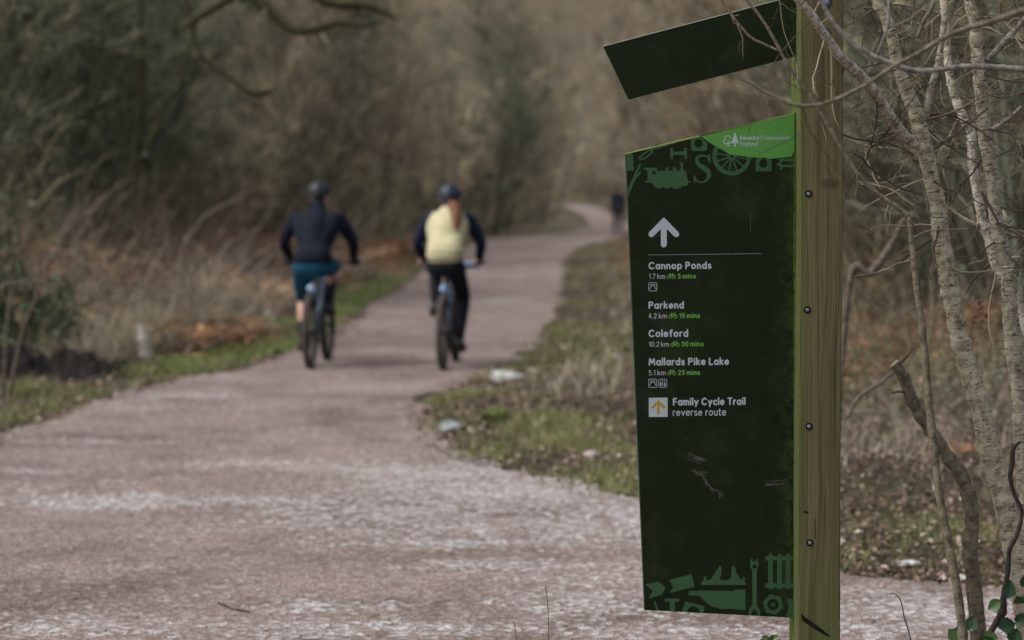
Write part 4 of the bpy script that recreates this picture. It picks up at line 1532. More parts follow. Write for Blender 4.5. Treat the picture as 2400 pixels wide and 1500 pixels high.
# far walker near the bend
wp = G(1448, 553)
pw = empty('person', (wp[0], wp[1], 0.03), math.radians(5))
tag(pw, 'distant walker in dark clothes near the bend of the trail', 'person', 'people on the trail')
cp = []
for sx, st in ((-1, .16), (1, -.16)):
    cp.append(([[sx * .09, 0, .92], [sx * .10, st * .6, .50], [sx * .10, st, .09]], [.085, .06, .04]))
    cp.append(([[sx * .10, st - .03, .05], [sx * .10, st + .14, .04]], [.04, .035]))
    cp.append(([[sx * .19, 0, 1.42], [sx * .25, -.02, 1.14], [sx * .24, -st * .8, .86]], [.05, .04, .028]))
    cp.append(([[sx * .24, -st * .8, .86], [sx * .235, -st * .8 + .02, .76]], [.026, .016]))
    cp.append(([[sx * .07, 0, .98], [sx * .09, 0, 1.2], [sx * .13, 0, 1.40]], [.10, .09, .07]))
cp.append(([[0, 0, 1.40], [0, .01, 1.60]], [.055, .05]))
volume('body', cp, [((0, .01, 1.66), (.075, .095, .11))], MAT_SKIN, pw, .014, 3)
MAT_COAT = fab('slate_coat_mat', (0.028, 0.032, 0.045))
volume('coat', [(a_, np.asarray(b_) + .018) for i_, (a_, b_) in enumerate(cp[:-1]) if i_ % 5 in (2, 4)] + [([[0, 0, 1.40], [0, 0, 1.50]], [.08, .07]), ([[-.05, 0, .88], [.05, 0, .88]], [.13, .13])], [], MAT_COAT, pw, .014, 3)
volume('trousers', [(a_, np.asarray(b_) + .015) for i_, (a_, b_) in enumerate(cp[:-1]) if i_ % 5 == 0], [], M_LEG, pw, .014, 3)
volume('hat', [], [((0, .0, 1.70), (.09, .11, .10))], MAT_BLACK, pw, .012, 2)
for i_ in (1, 6):
    volume('shoe', [(cp[i_][0], np.asarray(cp[i_][1]) + .012)], [], MAT_BLACK, pw, .012, 2)
print('people ok')

# ------------------------------------------------------------------ trees
MAT_BIRCH = bark('birch_bark_mat', (0.34, 0.295, 0.195), (0.11, 0.085, 0.05), (0.53, 0.49, 0.36))
MAT_BIRCH_W = bark('white_birch_bark_mat', (0.40, 0.355, 0.265), (0.14, 0.105, 0.07), (0.68, 0.64, 0.55))
MAT_BIRCH_G = bark('grey_bark_mat', (0.28, 0.245, 0.17), (0.095, 0.074, 0.046), (0.46, 0.42, 0.32))
MAT_HAZEL = bark('olive_bark_mat', (0.125, 0.105, 0.068), (0.045, 0.037, 0.023), (0.22, 0.19, 0.13), 0.5)
MAT_TWIG = tinted('twig_mat', [(0, (0.030, 0.021, 0.016)), (0.55, (0.085, 0.063, 0.045)), (1, (0.32, 0.26, 0.18))])
MAT_GREYB = bark('weathered_branch_mat', (0.155, 0.140, 0.122), (0.055, 0.046, 0.038), (0.29, 0.27, 0.24), .4)
MAT_CUT = plain('sawn_wood_mat', (0.34, 0.29, 0.21), .8, .2, scale=120)


def grow(rng, PP, RR, n, t0, t1, ang, L, K, rs, up, wob, rtip, shrink=0.5, rmin=0.0008):
    N, Kp, _ = PP.shape
    idx = np.repeat(np.arange(N), n)
    m = len(idx)
    t = rng.uniform(t0, t1, m) * (Kp - 1) * 0.999
    i = np.minimum(t.astype(int), Kp - 2)
    u = (t - i)[:, None]
    a, b = PP[idx, i], PP[idx, i + 1]
    base = a * (1 - u) + b * u
    r0 = RR[idx, i] * (1 - u[:, 0]) + RR[idx, i + 1] * u[:, 0]
    d = b - a
    d /= np.linalg.norm(d, axis=1, keepdims=True) + 1e-9
    v = rng.normal(0, 1, (m, 3))
    v -= d * (v * d).sum(1, keepdims=True)
    v /= np.linalg.norm(v, axis=1, keepdims=True) + 1e-9
    an = ang * rng.uniform(0.6, 1.3, m)[:, None]
    d = np.cos(an) * d + np.sin(an) * v
    ln = L * rng.uniform(0.5, 1.2, m) * (1 - shrink * (t / (Kp - 1)))
    out = [base]
    p = base
    for k in range(K - 1):
        d = d + up * np.array([0, 0, 1.0]) / K + wob * rng.normal(0, 1, (m, 3))
        d /= np.linalg.norm(d, axis=1, keepdims=True)
        p = p + d * (ln / (K - 1))[:, None]
        out.append(p)
    C = np.stack(out, 1)
    rb = np.maximum(r0 * rs * rng.uniform(0.7, 1.1, m), rmin)
    f = np.linspace(0, 1, K)[None]
    R_ = rb[:, None] * (1 - f) + np.minimum(rtip, rb)[:, None] * f
    return C, R_


def tree_proto(seed, h, stems, lean, spread, l1, l2, l3, thick, mats, leaf=None, leafn=0, moss=False, start=0.25, up=0.35, wob=.12, lsize=.05):
    rng = np.random.default_rng(seed)
    st, rr = [], []
    K = 12
    for k in range(stems):
        az = rng.uniform(0, 2 * math.pi)
        ln = lean * rng.uniform(0.3, 1.2) if stems > 1 else lean * rng.uniform(0.2, 1)
        d = np.array([math.cos(az) * ln, math.sin(az) * ln, 1.0])
        d /= np.linalg.norm(d)
        hh = h * rng.uniform(0.7, 1.05)
        p = np.array([math.cos(az), math.sin(az), 0]) * (0.15 if stems > 1 else 0) + [0, 0, -0.25]
        c = [p]
        for q in range(K - 1):
            d = d + rng.normal(0, 0.07, 3) + [0, 0, 0.04]
            d /= np.linalg.norm(d)
            p = p + d * hh / (K - 1)
            c.append(p)
        st.append(c)
        rr.append(thick * rng.uniform(0.6, 1.1) * (1 - 0.88 * np.linspace(0, 1, K) ** 0.9))
    st, rr = np.array(st), np.array(rr)
    tm = MB()
    tm.tubes(st, rr, 9, rng=rng, lump=.05)
    P1, R1 = grow(rng, st, rr, l1, start, 0.98, 0.95, spread, 8, 0.62, up, wob, 0.007, rmin=.013)
    P2, R2 = grow(rng, P1, R1, l2, 0.2, 1, 0.8, spread * 0.45, 6, 0.55, up * .6, wob * 1.2, 0.003, rmin=.004)
    cm = MB()
    cm.tubes(P1, R1, 4, rng=rng)
    cm.tubes(P2, R2, 3, rng=rng)
    if l3:
        P3, R3 = grow(rng, P2, R2, l3, 0.1, 1, 0.7, spread * 0.24, 5, 0.6, up * .4, wob * 1.3, 0.0015, rmin=.0028)
        cm.tubes(P3, R3, 3, rng=rng)
    else:
        P3 = P2
    root = empty('bare_tree')
    t = tm.build('trunk', mats[0], root)
    c = cm.build('crown', mats[1], root)
    if leaf is not None:
        lm = MB()
        pick = rng.integers(0, len(P3), leafn)
        pt = P3[pick, rng.integers(1, P3.shape[1], leafn)]
        # leaves hang on in clusters
        lm.leaves(pt + rng.normal(0, .03, pt.shape), lsize, rng)
        lo = lm.build('leaves', leaf, c)
        lo['kind'] = 'stuff'
    return root


def tw(name, a, b, c):
    return tinted(name, [(0, a), (0.5, b), (1, c)], blotch=tuple((x * 1.5 + .01) for x in b), bscale=1.5, vary=1.9)


T_OL = tw('grey_green_twig_mat', (0.036, 0.039, 0.027), (0.120, 0.128, 0.094), (0.31, 0.32, 0.24))
T_BR = tw('brown_twig_mat', (0.055, 0.047, 0.037), (0.150, 0.132, 0.106), (0.34, 0.305, 0.25))
T_PA = tw('pale_twig_mat', (0.080, 0.076, 0.062), (0.205, 0.20, 0.170), (0.40, 0.395, 0.34))
B_OL = bark('lichen_bark_mat', (0.075, 0.080, 0.055), (0.028, 0.028, 0.020), (0.17, 0.18, 0.135), .4)
B_BR = bark('brown_bark_mat', (0.095, 0.072, 0.052), (0.035, 0.026, 0.018), (0.19, 0.15, 0.115), .4)
B_RU = bark('rusty_bark_mat', (0.20, 0.125, 0.095), (0.10, 0.06, 0.045), (0.28, 0.19, 0.15), .3)
LF_RUST = tinted('rusty_leaf_mat', [(0, (0.075, 0.035, 0.020)), (0.5, (0.15, 0.075, 0.042)), (1, (0.23, 0.14, 0.085))], .8, .2, trans=.25)
LF_IVY = tinted('ivy_leaf_mat', [(0, (0.018, 0.028, 0.010)), (0.5, (0.045, 0.068, 0.026)), (1, (0.11, 0.14, 0.075))], .55, .3, trans=.15)
LF_OL = tinted('olive_leaf_mat', [(0, (0.03, 0.035, 0.012)), (0.5, (0.07, 0.085, 0.03)), (1, (0.14, 0.16, 0.07))], .6, .3, trans=.2)

protos = {
    'green_a': tree_proto(1, 6.5, 5, .45, 2.4, 13, 8, 6, .06, (B_OL, T_OL), LF_OL, 1500),
    'green_b': tree_proto(2, 5.0, 7, .7, 2.0, 11, 8, 6, .045, (B_OL, T_OL), LF_IVY, 900),
    'brown_a': tree_proto(3, 7.0, 4, .35, 2.6, 15, 9, 6, .06, (B_BR, T_BR)),
    'brown_b': tree_proto(4, 4.6, 8, .75, 1.9, 10, 8, 6, .035, (B_BR, T_BR)),
    'pale_a': tree_proto(5, 9.0, 2, .2, 2.4, 22, 9, 6, .08, (B_BR, T_PA), start=.12),
    'pale_b': tree_proto(6, 6.0, 5, .4, 2.3, 14, 8, 6, .05, (B_OL, T_PA)),
    'rust_a': tree_proto(7, 7.0, 2, .3, 2.3, 24, 8, 4, .07, (B_BR, T_BR), LF_RUST, 3800, start=.08, lsize=.06),
    'tall_oak': tree_proto(8, 13, 1, .12, 4.2, 26, 9, 5, .20, (B_OL, T_OL), start=.25),
    'slim_rust': tree_proto(9, 10, 1, .15, 2.4, 24, 8, 5, .11, (B_RU, T_BR), start=.35),
}
LBL = {
    'green_a': ('grey green lichen covered coppice tree, blurred among the wood beside the trail', 'lichened coppice trees in the wood'),
    'green_b': ('low spreading bush with olive stems and a few evergreen leaves, blurred beside the trail', 'olive green bushes in the wood'),
    'brown_a': ('bare brown many stemmed tree, blurred in the wood behind the cyclists', 'bare brown trees in the wood'),
    'brown_b': ('low tangled brown bush of thin bare stems, blurred at the edge of the wood', 'tangled brown bushes in the wood'),
    'pale_a': ('tall slim bare tree with pale beige twigs, blurred far behind the cyclists', 'pale twigged tall trees in the wood'),
    'pale_b': ('bushy bare tree with pale grey twigs, blurred far down the trail', 'pale twigged bushy trees in the wood'),
    'rust_a': ('bare tree still holding clusters of rusty brown dead leaves, left of the sign', 'trees with withered rusty leaves'),
    'tall_oak': ('tall straight dark trunk with high bare limbs, blurred deep in the wood', 'tall dark trunks in the wood'),
    'slim_rust': ('slim leaning tree with reddish brown bark, blurred near the bend of the trail', 'slim reddish trees near the bend'),
}
used = set()
SHORT = {'green_a': 'blurred grey green coppice tree', 'green_b': 'olive stemmed evergreen-leaved bush', 'brown_a': 'blurred brown many stemmed tree', 'brown_b': 'low brown tangled bush',
         'pale_a': 'tall pale twigged tree', 'pale_b': 'bushy pale grey tree', 'rust_a': 'tree with rusty dead leaves', 'tall_oak': 'tall dark trunk', 'slim_rust': 'slim reddish trunk'}
ZONES = [(-9e9, 160, 'at the left edge of the picture'), (160, 420, 'over the left bank'), (420, 650, 'left of the rider in teal shorts'), (650, 850, 'behind the rider in teal shorts'), (850, 970, 'between the two riders'),
         (970, 1150, 'behind the yellow vest rider'), (1150, 1300, 'right of the yellow vest rider'), (1300, 1465, 'above the far bend of the trail'), (1465, 1860, 'behind the sign boards'),
         (1860, 2060, 'just right of the post'), (2060, 2250, 'behind the leaning birch'), (2250, 9e9, 'at the right edge of the picture')]


def zlabel(kind, x, y):
    px = 1200 + x / y * FPX
    z = [q[2] for q in ZONES if q[0] <= px < q[1]][0]
    dep = 'beside the trail' if y < 34 else 'in the middle distance' if y < 70 else 'far down the trail' if y < 240 else 'on the farthest slope'
    return SHORT[kind] + ' ' + dep + ', ' + z




def plant(kind, x, y, rz, sc, tilt=(0, 0), label=None, group=True, cat='tree'):
    pr_ = protos[kind]
    if kind in used:
        o = copy_tree(pr_)
    else:
        o = pr_
        used.add(kind)
    o.location = (x, y, float(H(x, y)))
    o.rotation_euler = (tilt[0], tilt[1], rz)
    o.scale = (sc, sc, sc)
    if kind in ('green_b', 'brown_b'):
        o.name = 'bare_bush'
        cat = 'bush'
    tag(o, label or zlabel(kind, x, y), cat, LBL[kind][1] if group else None)
    if not group and 'group' in o.keys():
        del o['group']
    return o


rng = np.random.default_rng(42)
spots = []


def px_of(x, y):
    return 1200 + x / y * FPX


def try_spot(kinds, y0, y1, side, dmin, dmax, n, scl=(0.8, 1.2), gap=1.0, powr=1.0):
    done, tries = 0, 0
    while done < n and tries < 4000:
        tries += 1
        y = y0 + (y1 - y0) * rng.uniform(0, 1) ** powr
        d = rng.uniform(dmin, dmax)
        x = float(path_l(y)) - d if side < 0 else float(path_r(y)) + d
        if not (-250 < px_of(x, y) < 2650):
            continue
        if any((x - a) ** 2 + (y - b) ** 2 < (gap * (.5 + y / 80)) ** 2 for a, b in spots):
            continue
        spots.append((x, y))
        kd = kinds[rng.integers(len(kinds))]
        plant(kd, x, y, rng.uniform(0, 6.28), rng.uniform(*scl))
        done += 1


# left bank, near: lichened green-grey thicket
try_spot(['green_a', 'green_b', 'green_a'], 26, 46, -1, 4.2, 9, 18, (.8, 1.15), .9)
try_spot(['brown_b', 'green_b'], 36, 56, -1, 3.6, 6, 9, (.45, .8), .8)
# left, middle distance: brown
try_spot(['brown_a', 'brown_b', 'pale_b', 'brown_a', 'green_a'], 48, 92, -1, 2.6, 10, 26, (.85, 1.25), 1.0)
# far: pale
try_spot(['pale_a', 'pale_b', 'brown_a', 'slim_rust'], 88, 200, -1, 2.5, 22, 30, (.9, 1.5), 1.2)
# right side
try_spot(['rust_a', 'rust_a', 'brown_a'], 26, 60, 1, 3.2, 6, 9, (.8, 1.2), 1.0)
try_spot(['brown_a', 'green_a', 'green_b', 'brown_b'], 26, 64, 1, 4.6, 14, 20, (.7, 1.1), .9)
try_spot(['pale_b', 'brown_a', 'pale_a'], 60, 190, 1, 2.2, 20, 28, (.9, 1.4), 1.2)
try_spot(['pale_a', 'pale_b', 'tall_oak', 'brown_a'], 262, 330, -1, -14, 40, 24, (1.2, 2.0), 1.0)
try_spot(['tall_oak'], 35, 120, -1, 4, 14, 7, (.8, 1.1), 2.0)
try_spot(['tall_oak'], 30, 110, 1, 5, 14, 6, (.8, 1.1), 2.0)
try_spot(['pale_b', 'brown_a', 'green_a'], 56, 125, -1, 1.3, 3.2, 9, (.9, 1.3), .8)
try_spot(['brown_a', 'pale_b', 'rust_a'], 56, 135, 1, 1.3, 3.5, 10, (.9, 1.4), .8)
try_spot(['green_a', 'green_b'], 17.5, 30, 1, 4.6, 9, 10, (.7, 1.0), .8)
# named neighbours that the photo shows by shape
x_, y_ = P(1150, 520, 92)[:2]
plant('slim_rust', x_, y_, 1.0, 1.0, (0, math.radians(16)), 'reddish brown trunk leaning right, behind the rider in the yellow vest', False)
x_, y_ = P(1275, 500, 120)[:2]
plant('slim_rust', x_, y_, 2.6, 1.2, (0, math.radians(4)), 'upright reddish trunk standing just left of the far bend', False)
for kd, pr_ in protos.items():
    if kd not in used:
        for ch in list(pr_.children_recursive):
            bpy.data.objects.remove(ch)
        bpy.data.objects.remove(pr_)


# trees behind the photographer's right and overhead are not shown; near trees by the sign ------------
def near_limb(mb, pts, Y, r_scale=1.0, rng=None, n=None, sides=14, kn=.05, yoff=None):
    """pts rows: px, py, width px, extra distance"""
    a = np.array([list(p_) + [0] * (4 - len(p_)) for p_ in pts], float)
    q = np.array([P(r_[0], r_[1], Y + r_[3]) for r_ in a])
    rad = a[:, 2] / 2 * (Y / FPX) * r_scale
    n = n or len(a) * 7
    s_ = spline(np.column_stack([q, rad]), n)
    rr = np.maximum(s_[:, 3], .0012)
    if rng is not None:
        rr = rr * (1 + kn * rng.normal(0, 1, len(rr)))
        rr = rr * (1 + .10 * (rng.uniform(0, 1, len(rr)) > .93))
    mb.tubes(s_[None, :, :3], rr[None], sides, rng=rng, lump=.035 if rng is not None and sides > 6 else 0)
    return s_[:, :3], rr


def base_of(px, py, Y):
    return P(px, py, Y)


def to_ground(last, Y, slope=0.0):
    """continue a trunk's pixel row down into the ground"""
    px, py, w_ = last[:3]
    gy = 440 + CAMH * FPX / Y
    return [(px + slope * (gy - py) * .5, (py + gy) / 2, w_ * 1.08), (px + slope * (gy - py), gy + 25, w_ * 1.25), (px + slope * (gy - py), gy + 120, w_ * 1.3)]


def finish_tree(name, label, cat, trunk_mat, trunk_rows, Y, seed, branches=(), group=None, extra_up=None, ntw=(6, 3), twig_len=.35, knots=True):
    rng = np.random.default_rng(seed)
    allrows = list(extra_up or []) + trunk_rows + to_ground(trunk_rows[-1], Y, (trunk_rows[-1][0] - trunk_rows[-3][0]) / (trunk_rows[-1][1] - trunk_rows[-3][1]) * .8)
    tmb = MB()
    pts, rr = near_limb(tmb, allrows, Y, rng=rng)
    root = empty(name, tuple(pts[-1]))
    root.location.z = 0
    off = -np.array(root.location)
    t = tmb.build('trunk', trunk_mat)
    tag(root, label, cat, group)
    t.parent = root
    t.matrix_parent_inverse = Matrix.Translation(-root.location)
    lines = [(pts, rr)]
    for bi, (rows, mat, dY) in enumerate(branches):
        m_ = MB()
        bp, br = near_limb(m_, rows, Y + dY, rng=rng, sides=10, kn=.04)
        b = m_.build('branch', mat)
        b.parent = root
        b.matrix_parent_inverse = Matrix.Translation(-root.location)
        lines.append((bp, br))
    tw_ = MB()
    any_ = False
    for bp, br in lines:
        vis = (bp[:, 2] > P(0, 640, Y)[2])
        if vis.sum() < 8 or ntw[0] == 0:
            continue
        K = 14
        ii = np.linspace(0, vis.sum() - 1, K).astype(int)
        pp = bp[vis][ii][None]
        r2 = br[vis][ii][None]
        ln = np.linalg.norm(pp[0, 0] - pp[0, -1])
        P1, R1 = grow(rng, pp, r2, max(2, int(ntw[0] * ln * 3)), 0.02, 1.0, 1.15, twig_len, 9, .2, .05, .16, .0008, shrink=.0, rmin=.0016)
        P2, R2 = grow(rng, P1, R1, ntw[1], .2, 1, .8, twig_len * .5, 7, .6, .0, .18, .0006, rmin=.0011)
        P3, R3 = grow(rng, P2, R2, 2, .3, .9, .8, twig_len * .16, 5, .7, .0, .2, .0004, rmin=.0006)
        tw_.tubes(P1, R1, 5, rng=rng)
        tw_.tubes(P2, R2, 4, rng=rng)
        tw_.tubes(P3, R3, 3, rng=rng)
        # buds
        for e_ in (P1[:, -1], P2[:, -1], P2[:, 3]):
            for c_ in e_:
                tw_.ball(c_, (.0016, .0016, .0026), 5, 4, tint=.2)
        any_ = True
    if any_:
        o = tw_.build('twigs', MAT_TWIG)
        o['kind'] = 'stuff'
        o.parent = root
        o.matrix_parent_inverse = Matrix.Translation(-root.location)
    return root, lines


YT = 7.45
# main birch with the pale limb that crosses the post
rows = [(2055, -8, 26), (2075, 40, 27), (2092, 90, 27), (2103, 150, 28), (2125, 210, 33), (2145, 262, 37), (2155, 300, 40), (2168, 350, 39), (2183, 420, 37), (2200, 490, 38), (2204, 545, 40), (2216, 610, 40),
        (2226, 680, 46), (2234, 710, 42), (2250, 800, 45), (2275, 880, 46), (2300, 965, 48), (2315, 1040, 52), (2340, 1130, 50), (2358, 1200, 52), (2376, 1280, 54), (2395, 1380, 56), (2412, 1480, 58)]
upx = [(2010, -420, 20), (2030, -200, 23)]
limb = [(1790, -110, 15, -.60), (1830, -50, 17, -.56), (1872, 0, 18, -.52), (1905, 38, 19, -.48), (1930, 78, 21, -.44), (1975, 138, 23, -.38), (2028, 188, 24, -.28), (2062, 236, 25, -.18), (2092, 282, 26, -.10), (2120, 318, 27, -.03), (2150, 338, 28, 0)]
fork = [(2222, -60, 12), (2217, 10, 14), (2210, 80, 15), (2198, 150, 15), (2184, 200, 16), (2172, 255, 18), (2162, 300, 20)]
stub = [(2245, 335, 7, -.02), (2255, 340, 8, -.02), (2300, 350, 10, 0)]
arm = [(2315, 252, 7, .1), (2270, 290, 8, .06), (2225, 325, 9, .03), (2178, 353, 12, 0)]
rt1, birch_lines = finish_tree('birch_tree', 'birch with scarred trunk leaning right, whose pale limb crosses the top of the post', 'tree', MAT_BIRCH, rows, YT, 21,
                   [(limb, MAT_BIRCH_W, 0), (fork, MAT_BIRCH_G, 0), (arm, MAT_HAZEL, 0)], extra_up=upx, ntw=(5, 3))
# second stem with peeling bark
rows = [(2214, 30, 17), (2218, 90, 18), (2221, 140, 18), (2230, 200, 19), (2243, 240, 20), (2262, 285, 22), (2277, 315, 24), (2276, 350, 22), (2284, 420, 21), (2296, 480, 22), (2303, 520, 26), (2318, 552, 28), (2330, 605, 26),
        (2350, 650, 26), (2378, 695, 26), (2398, 745, 27), (2425, 820, 28), (2450, 900, 30)]
finish_tree('birch_tree', 'thin crooked stem with flaking bark, between the leaning birch and the tree at its right', 'tree', MAT_BIRCH_W, rows, YT + .35, 22,
            [([(2395, 250, 9), (2360, 282, 10), (2320, 306, 12), (2285, 318, 13)], MAT_GREYB, 0), ([(2243, 338, 9), (2258, 345, 10), (2278, 350, 11)], MAT_HAZEL, 0),
             ([(2200, 470, 5), (2240, 500, 7), (2275, 522, 12), (2305, 535, 15)], MAT_BIRCH_G, 0)],
            extra_up=[(2195, -300, 12), (2206, -80, 15)], ntw=(5, 3))
# third trunk
rows = [(2272, -10, 26), (2284, 60, 29), (2292, 140, 30), (2301, 230, 31), (2310, 330, 31), (2325, 420, 31), (2333, 500, 32), (2345, 570, 34), (2364, 640, 38), (2366, 700, 36), (2373, 800, 38), (2386, 900, 38), (2391, 980, 38),
        (2402, 1080, 42), (2415, 1200, 44), (2425, 1300, 46), (2430, 1400, 48)]
finish_tree('birch_tree', 'smooth grey brown trunk rising at the far right edge, rightmost of the near trees', 'tree', MAT_BIRCH_G, rows, YT + .15, 23,
            [([(2420, 25, 13), (2400, 48, 13), (2360, 92, 15), (2335, 120, 15), (2310, 142, 16)], MAT_GREYB, 0), ([(2440, 560, 14), (2400, 600, 14), (2385, 630, 15), (2368, 665, 18)], MAT_HAZEL, 0)],
            extra_up=[(2262, -300, 20), (2268, -120, 23)], ntw=(5, 3))
# sawn stem
rows = [(2097, 853, 24), (2108, 868, 26), (2122, 893, 28), (2134, 930, 28), (2155, 970, 30), (2182, 1010, 31), (2222, 1072, 33), (2255, 1120, 36), (2274, 1180, 36), (2278, 1230, 33), (2272, 1290, 38), (2280, 1350, 36), (2288, 1430, 38), (2294, 1500, 40)]
root, _ = finish_tree('sawn_stem', 'crooked olive stem ending in a pale sawn cut, left of the leaning birch', 'tree', MAT_HAZEL, rows, YT - .05, 24, ntw=(0, 0))
c0 = P(2097, 853, YT - .05)
d0 = P(2090, 846, YT - .05) - c0
d0 /= np.linalg.norm(d0)
m_ = MB()
m_.tubes(np.array([[c0 - d0 * .004, c0 + d0 * .003]]), np.array([[.0163, .0158]]), 16)
o = m_.build('cut_face', MAT_CUT)
o.parent = root
o.matrix_parent_inverse = Matrix.Translation(-root.location)
m_ = MB()
near_limb(m_, [(2138, 818, 5), (2128, 832, 6), (2112, 850, 8), (2108, 862, 9)], YT - .05, sides=6)
near_limb(m_, [(2088, 922, 5), (2102, 918, 6), (2120, 918, 8)], YT - .06, sides=6)
o = m_.build('twig_stub', MAT_HAZEL)
o.parent = root
o.matrix_parent_inverse = Matrix.Translation(-root.location)
# arching sapling that crosses the sign and drops to the ground
rows = [(2130, 508, 13), (2136, 550, 14), (2143, 620, 15), (2150, 680, 16), (2160, 760, 17), (2170, 850, 17), (2178, 950, 18), (2184, 1010, 19), (2190, 1060, 19), (2205, 1180, 20), (2226, 1290, 21), (2245, 1390, 21), (2258, 1500, 22)]
finish_tree('hazel_sapling', 'thin olive sapling arching from the ground leftwards over the post and boards', 'sapling', MAT_HAZEL, rows, 6.95, 25,
            [([(1735, -30, 6), (1752, 2, 6), (1775, 30, 7), (1796, 60, 7), (1818, 98, 8), (1850, 155, 9), (1900, 226, 9), (1950, 308, 10), (2000, 392, 10), (2050, 448, 11), (2095, 480, 12), (2130, 508, 13)], MAT_HAZEL, 0),
             ([(1675, -30, 5), (1692, 2, 5), (1722, 45, 6), (1758, 86, 6), (1790, 103, 6), (1822, 118, 6)], MAT_HAZEL, -.02),
             ([(2000, 648, 2), (2020, 645, 3), (2070, 635, 3), (2105, 618, 4), (2142, 610, 5)], MAT_HAZEL, .02),
             ([(2110, 742, 3), (2130, 728, 3), (2155, 722, 4)], MAT_HAZEL, .02),
             ([(2275, 535, 3), (2230, 538, 3), (2180, 540, 4), (2142, 556, 5)], MAT_HAZEL, -.05)], ntw=(2, 1), twig_len=.10)
# boughs of a tree standing just outside the picture
rows = [(2560, 200, 60), (2570, 500, 64), (2580, 900, 68), (2590, 1300, 74), (2595, 1500, 78)]
finish_tree('hazel_tree', 'long grey bough reaching in from the right across the upper trunks', 'tree', MAT_BIRCH_G, rows, 6.2, 26,
            [([(1905, -40, 8), (1925, 5, 9), (1958, 58, 11), (1990, 98, 11), (2040, 128, 12), (2100, 154, 13), (2150, 166, 14), (2205, 163, 13), (2262, 156, 13), (2330, 158, 14), (2400, 163, 15), (2480, 180, 20), (2560, 260, 26)], MAT_GREYB, 0),
             ([(1738, 184, 5), (1765, 198, 7), (1792, 216, 8), (1822, 230, 8), (1850, 243, 9), (1900, 248, 9), (1955, 235, 10), (2030, 198, 10), (2095, 155, 11), (2150, 126, 11), (2230, 80, 12), (2320, 52, 14), (2440, 20, 18), (2560, 60, 26)], MAT_HAZEL, -.5),
             ([(2055, 128, 5), (2080, 65, 7), (2083, 20, 8), (2090, -40, 9)], MAT_GREYB, 0),
             ([(2150, 88, 8), (2165, 50, 9), (2185, 15, 10), (2200, -50, 11)], MAT_HAZEL, .1)],
            extra_up=[(2540, -500, 40), (2552, -100, 52)], ntw=(2, 2), twig_len=.3)
# bare twigs hanging behind the post top
rows = [(2000, 20, 3), (2040, 18, 4), (2100, 10, 4), (2200, 30, 5), (2300, 40, 6), (2480, 60, 10), (2600, 130, 14), (2650, 400, 20), (2660, 900, 24), (2665, 1400, 28)]
finish_tree('hazel_tree', 'mesh of dark thin twigs between the post and the right edge, behind the near trunks', 'tree', MAT_HAZEL, rows, 8.3, 27,
            [([(1985, 90 + 80 * k, 1.5), (2060, 70 + 92 * k + 10 * (k % 3), 2), (2160, 100 + 70 * k, 2.5), (2260, 60 + 85 * k, 3), (2400, 100 + 60 * k, 4), (2560, 200 + 30 * k, 10), (2640, 420, 12)], MAT_TWIG, .1 * (k % 3)) for k in range(5)],
            ntw=(8, 4), twig_len=.26)
# individual thin twigs seen against the wood
tm = MB()
for k, r_ in enumerate([[(1924, 305, 2), (1960, 310, 3), (2000, 324, 4), (2040, 331, 4), (2090, 338, 4), (2142, 362, 5)],
                        [(2000, 360, 3), (2025, 375, 4), (2036, 390, 5), (2070, 415, 5), (2095, 434, 5), (2130, 447, 5), (2162, 455, 6)],
                        [(1912, 168, 2), (1930, 165, 2.5), (1948, 150, 3), (1972, 144, 3)],
                        [(2342, 525, 3), (2300, 448, 9), (2292, 430, 5), (2330, 380, 4), (2268, 385, 3)][:2]]):
    tm = MB()
    near_limb(tm, r_, YT - .2, sides=6)
    tm = tm.build('twig', MAT_TWIG)
    tm.parent = rt1
    tm.matrix_parent_inverse = Matrix.Translation(-rt1.location)

# catkins hanging among the twigs: parts of the leaning birch
MAT_CAT = tinted('catkin_mat', [(0, (0.09, 0.055, 0.035)), (1, (0.19, 0.15, 0.075))], .9)
for k, (x_, y_, ln, yy) in enumerate([(2175, 58, 52, .1), (2186, 48, 55, .12), (2000, 30, 30, .3), (2020, 85, 30, .25), (2345, 5, 40, .2), (2352, 8, 36, .2), (2380, 50, 26, .15), (2328, 320, 32, .3), (2302, 372, 34, .2), (2398, 55, 34, .3)]):
    a_ = P(x_, y_, YT + yy)
    m_ = MB()
    q_ = np.array([a_ + [0, 0, -ln * YT / FPX * t_] for t_ in np.linspace(0, 1, 14)])
    rr = np.array([.0012] + [.0042 * (1 + .18 * (-1) ** i_) * (1 - .35 * i_ / 13) for i_ in range(12)] + [.0015])
    m_.tubes(q_[None], rr[None], 8, tint=.2 + .6 * (k % 2))
    o = m_.build('catkin', MAT_CAT)
    o.parent = rt1
    o.matrix_parent_inverse = Matrix.Translation(-rt1.location)

# dark bramble stem with toothed leaves, lower right corner
MAT_VINE = plain('dark_stem_mat', (0.028, 0.022, 0.02), .8, .2, var=.4, scale=60)
MAT_BLEAF = tinted('bramble_leaf_mat', [(0, (0.014, 0.045, 0.018)), (0.5, (0.022, 0.065, 0.024)), (1, (0.05, 0.12, 0.022))], .45, .4, trans=.2)


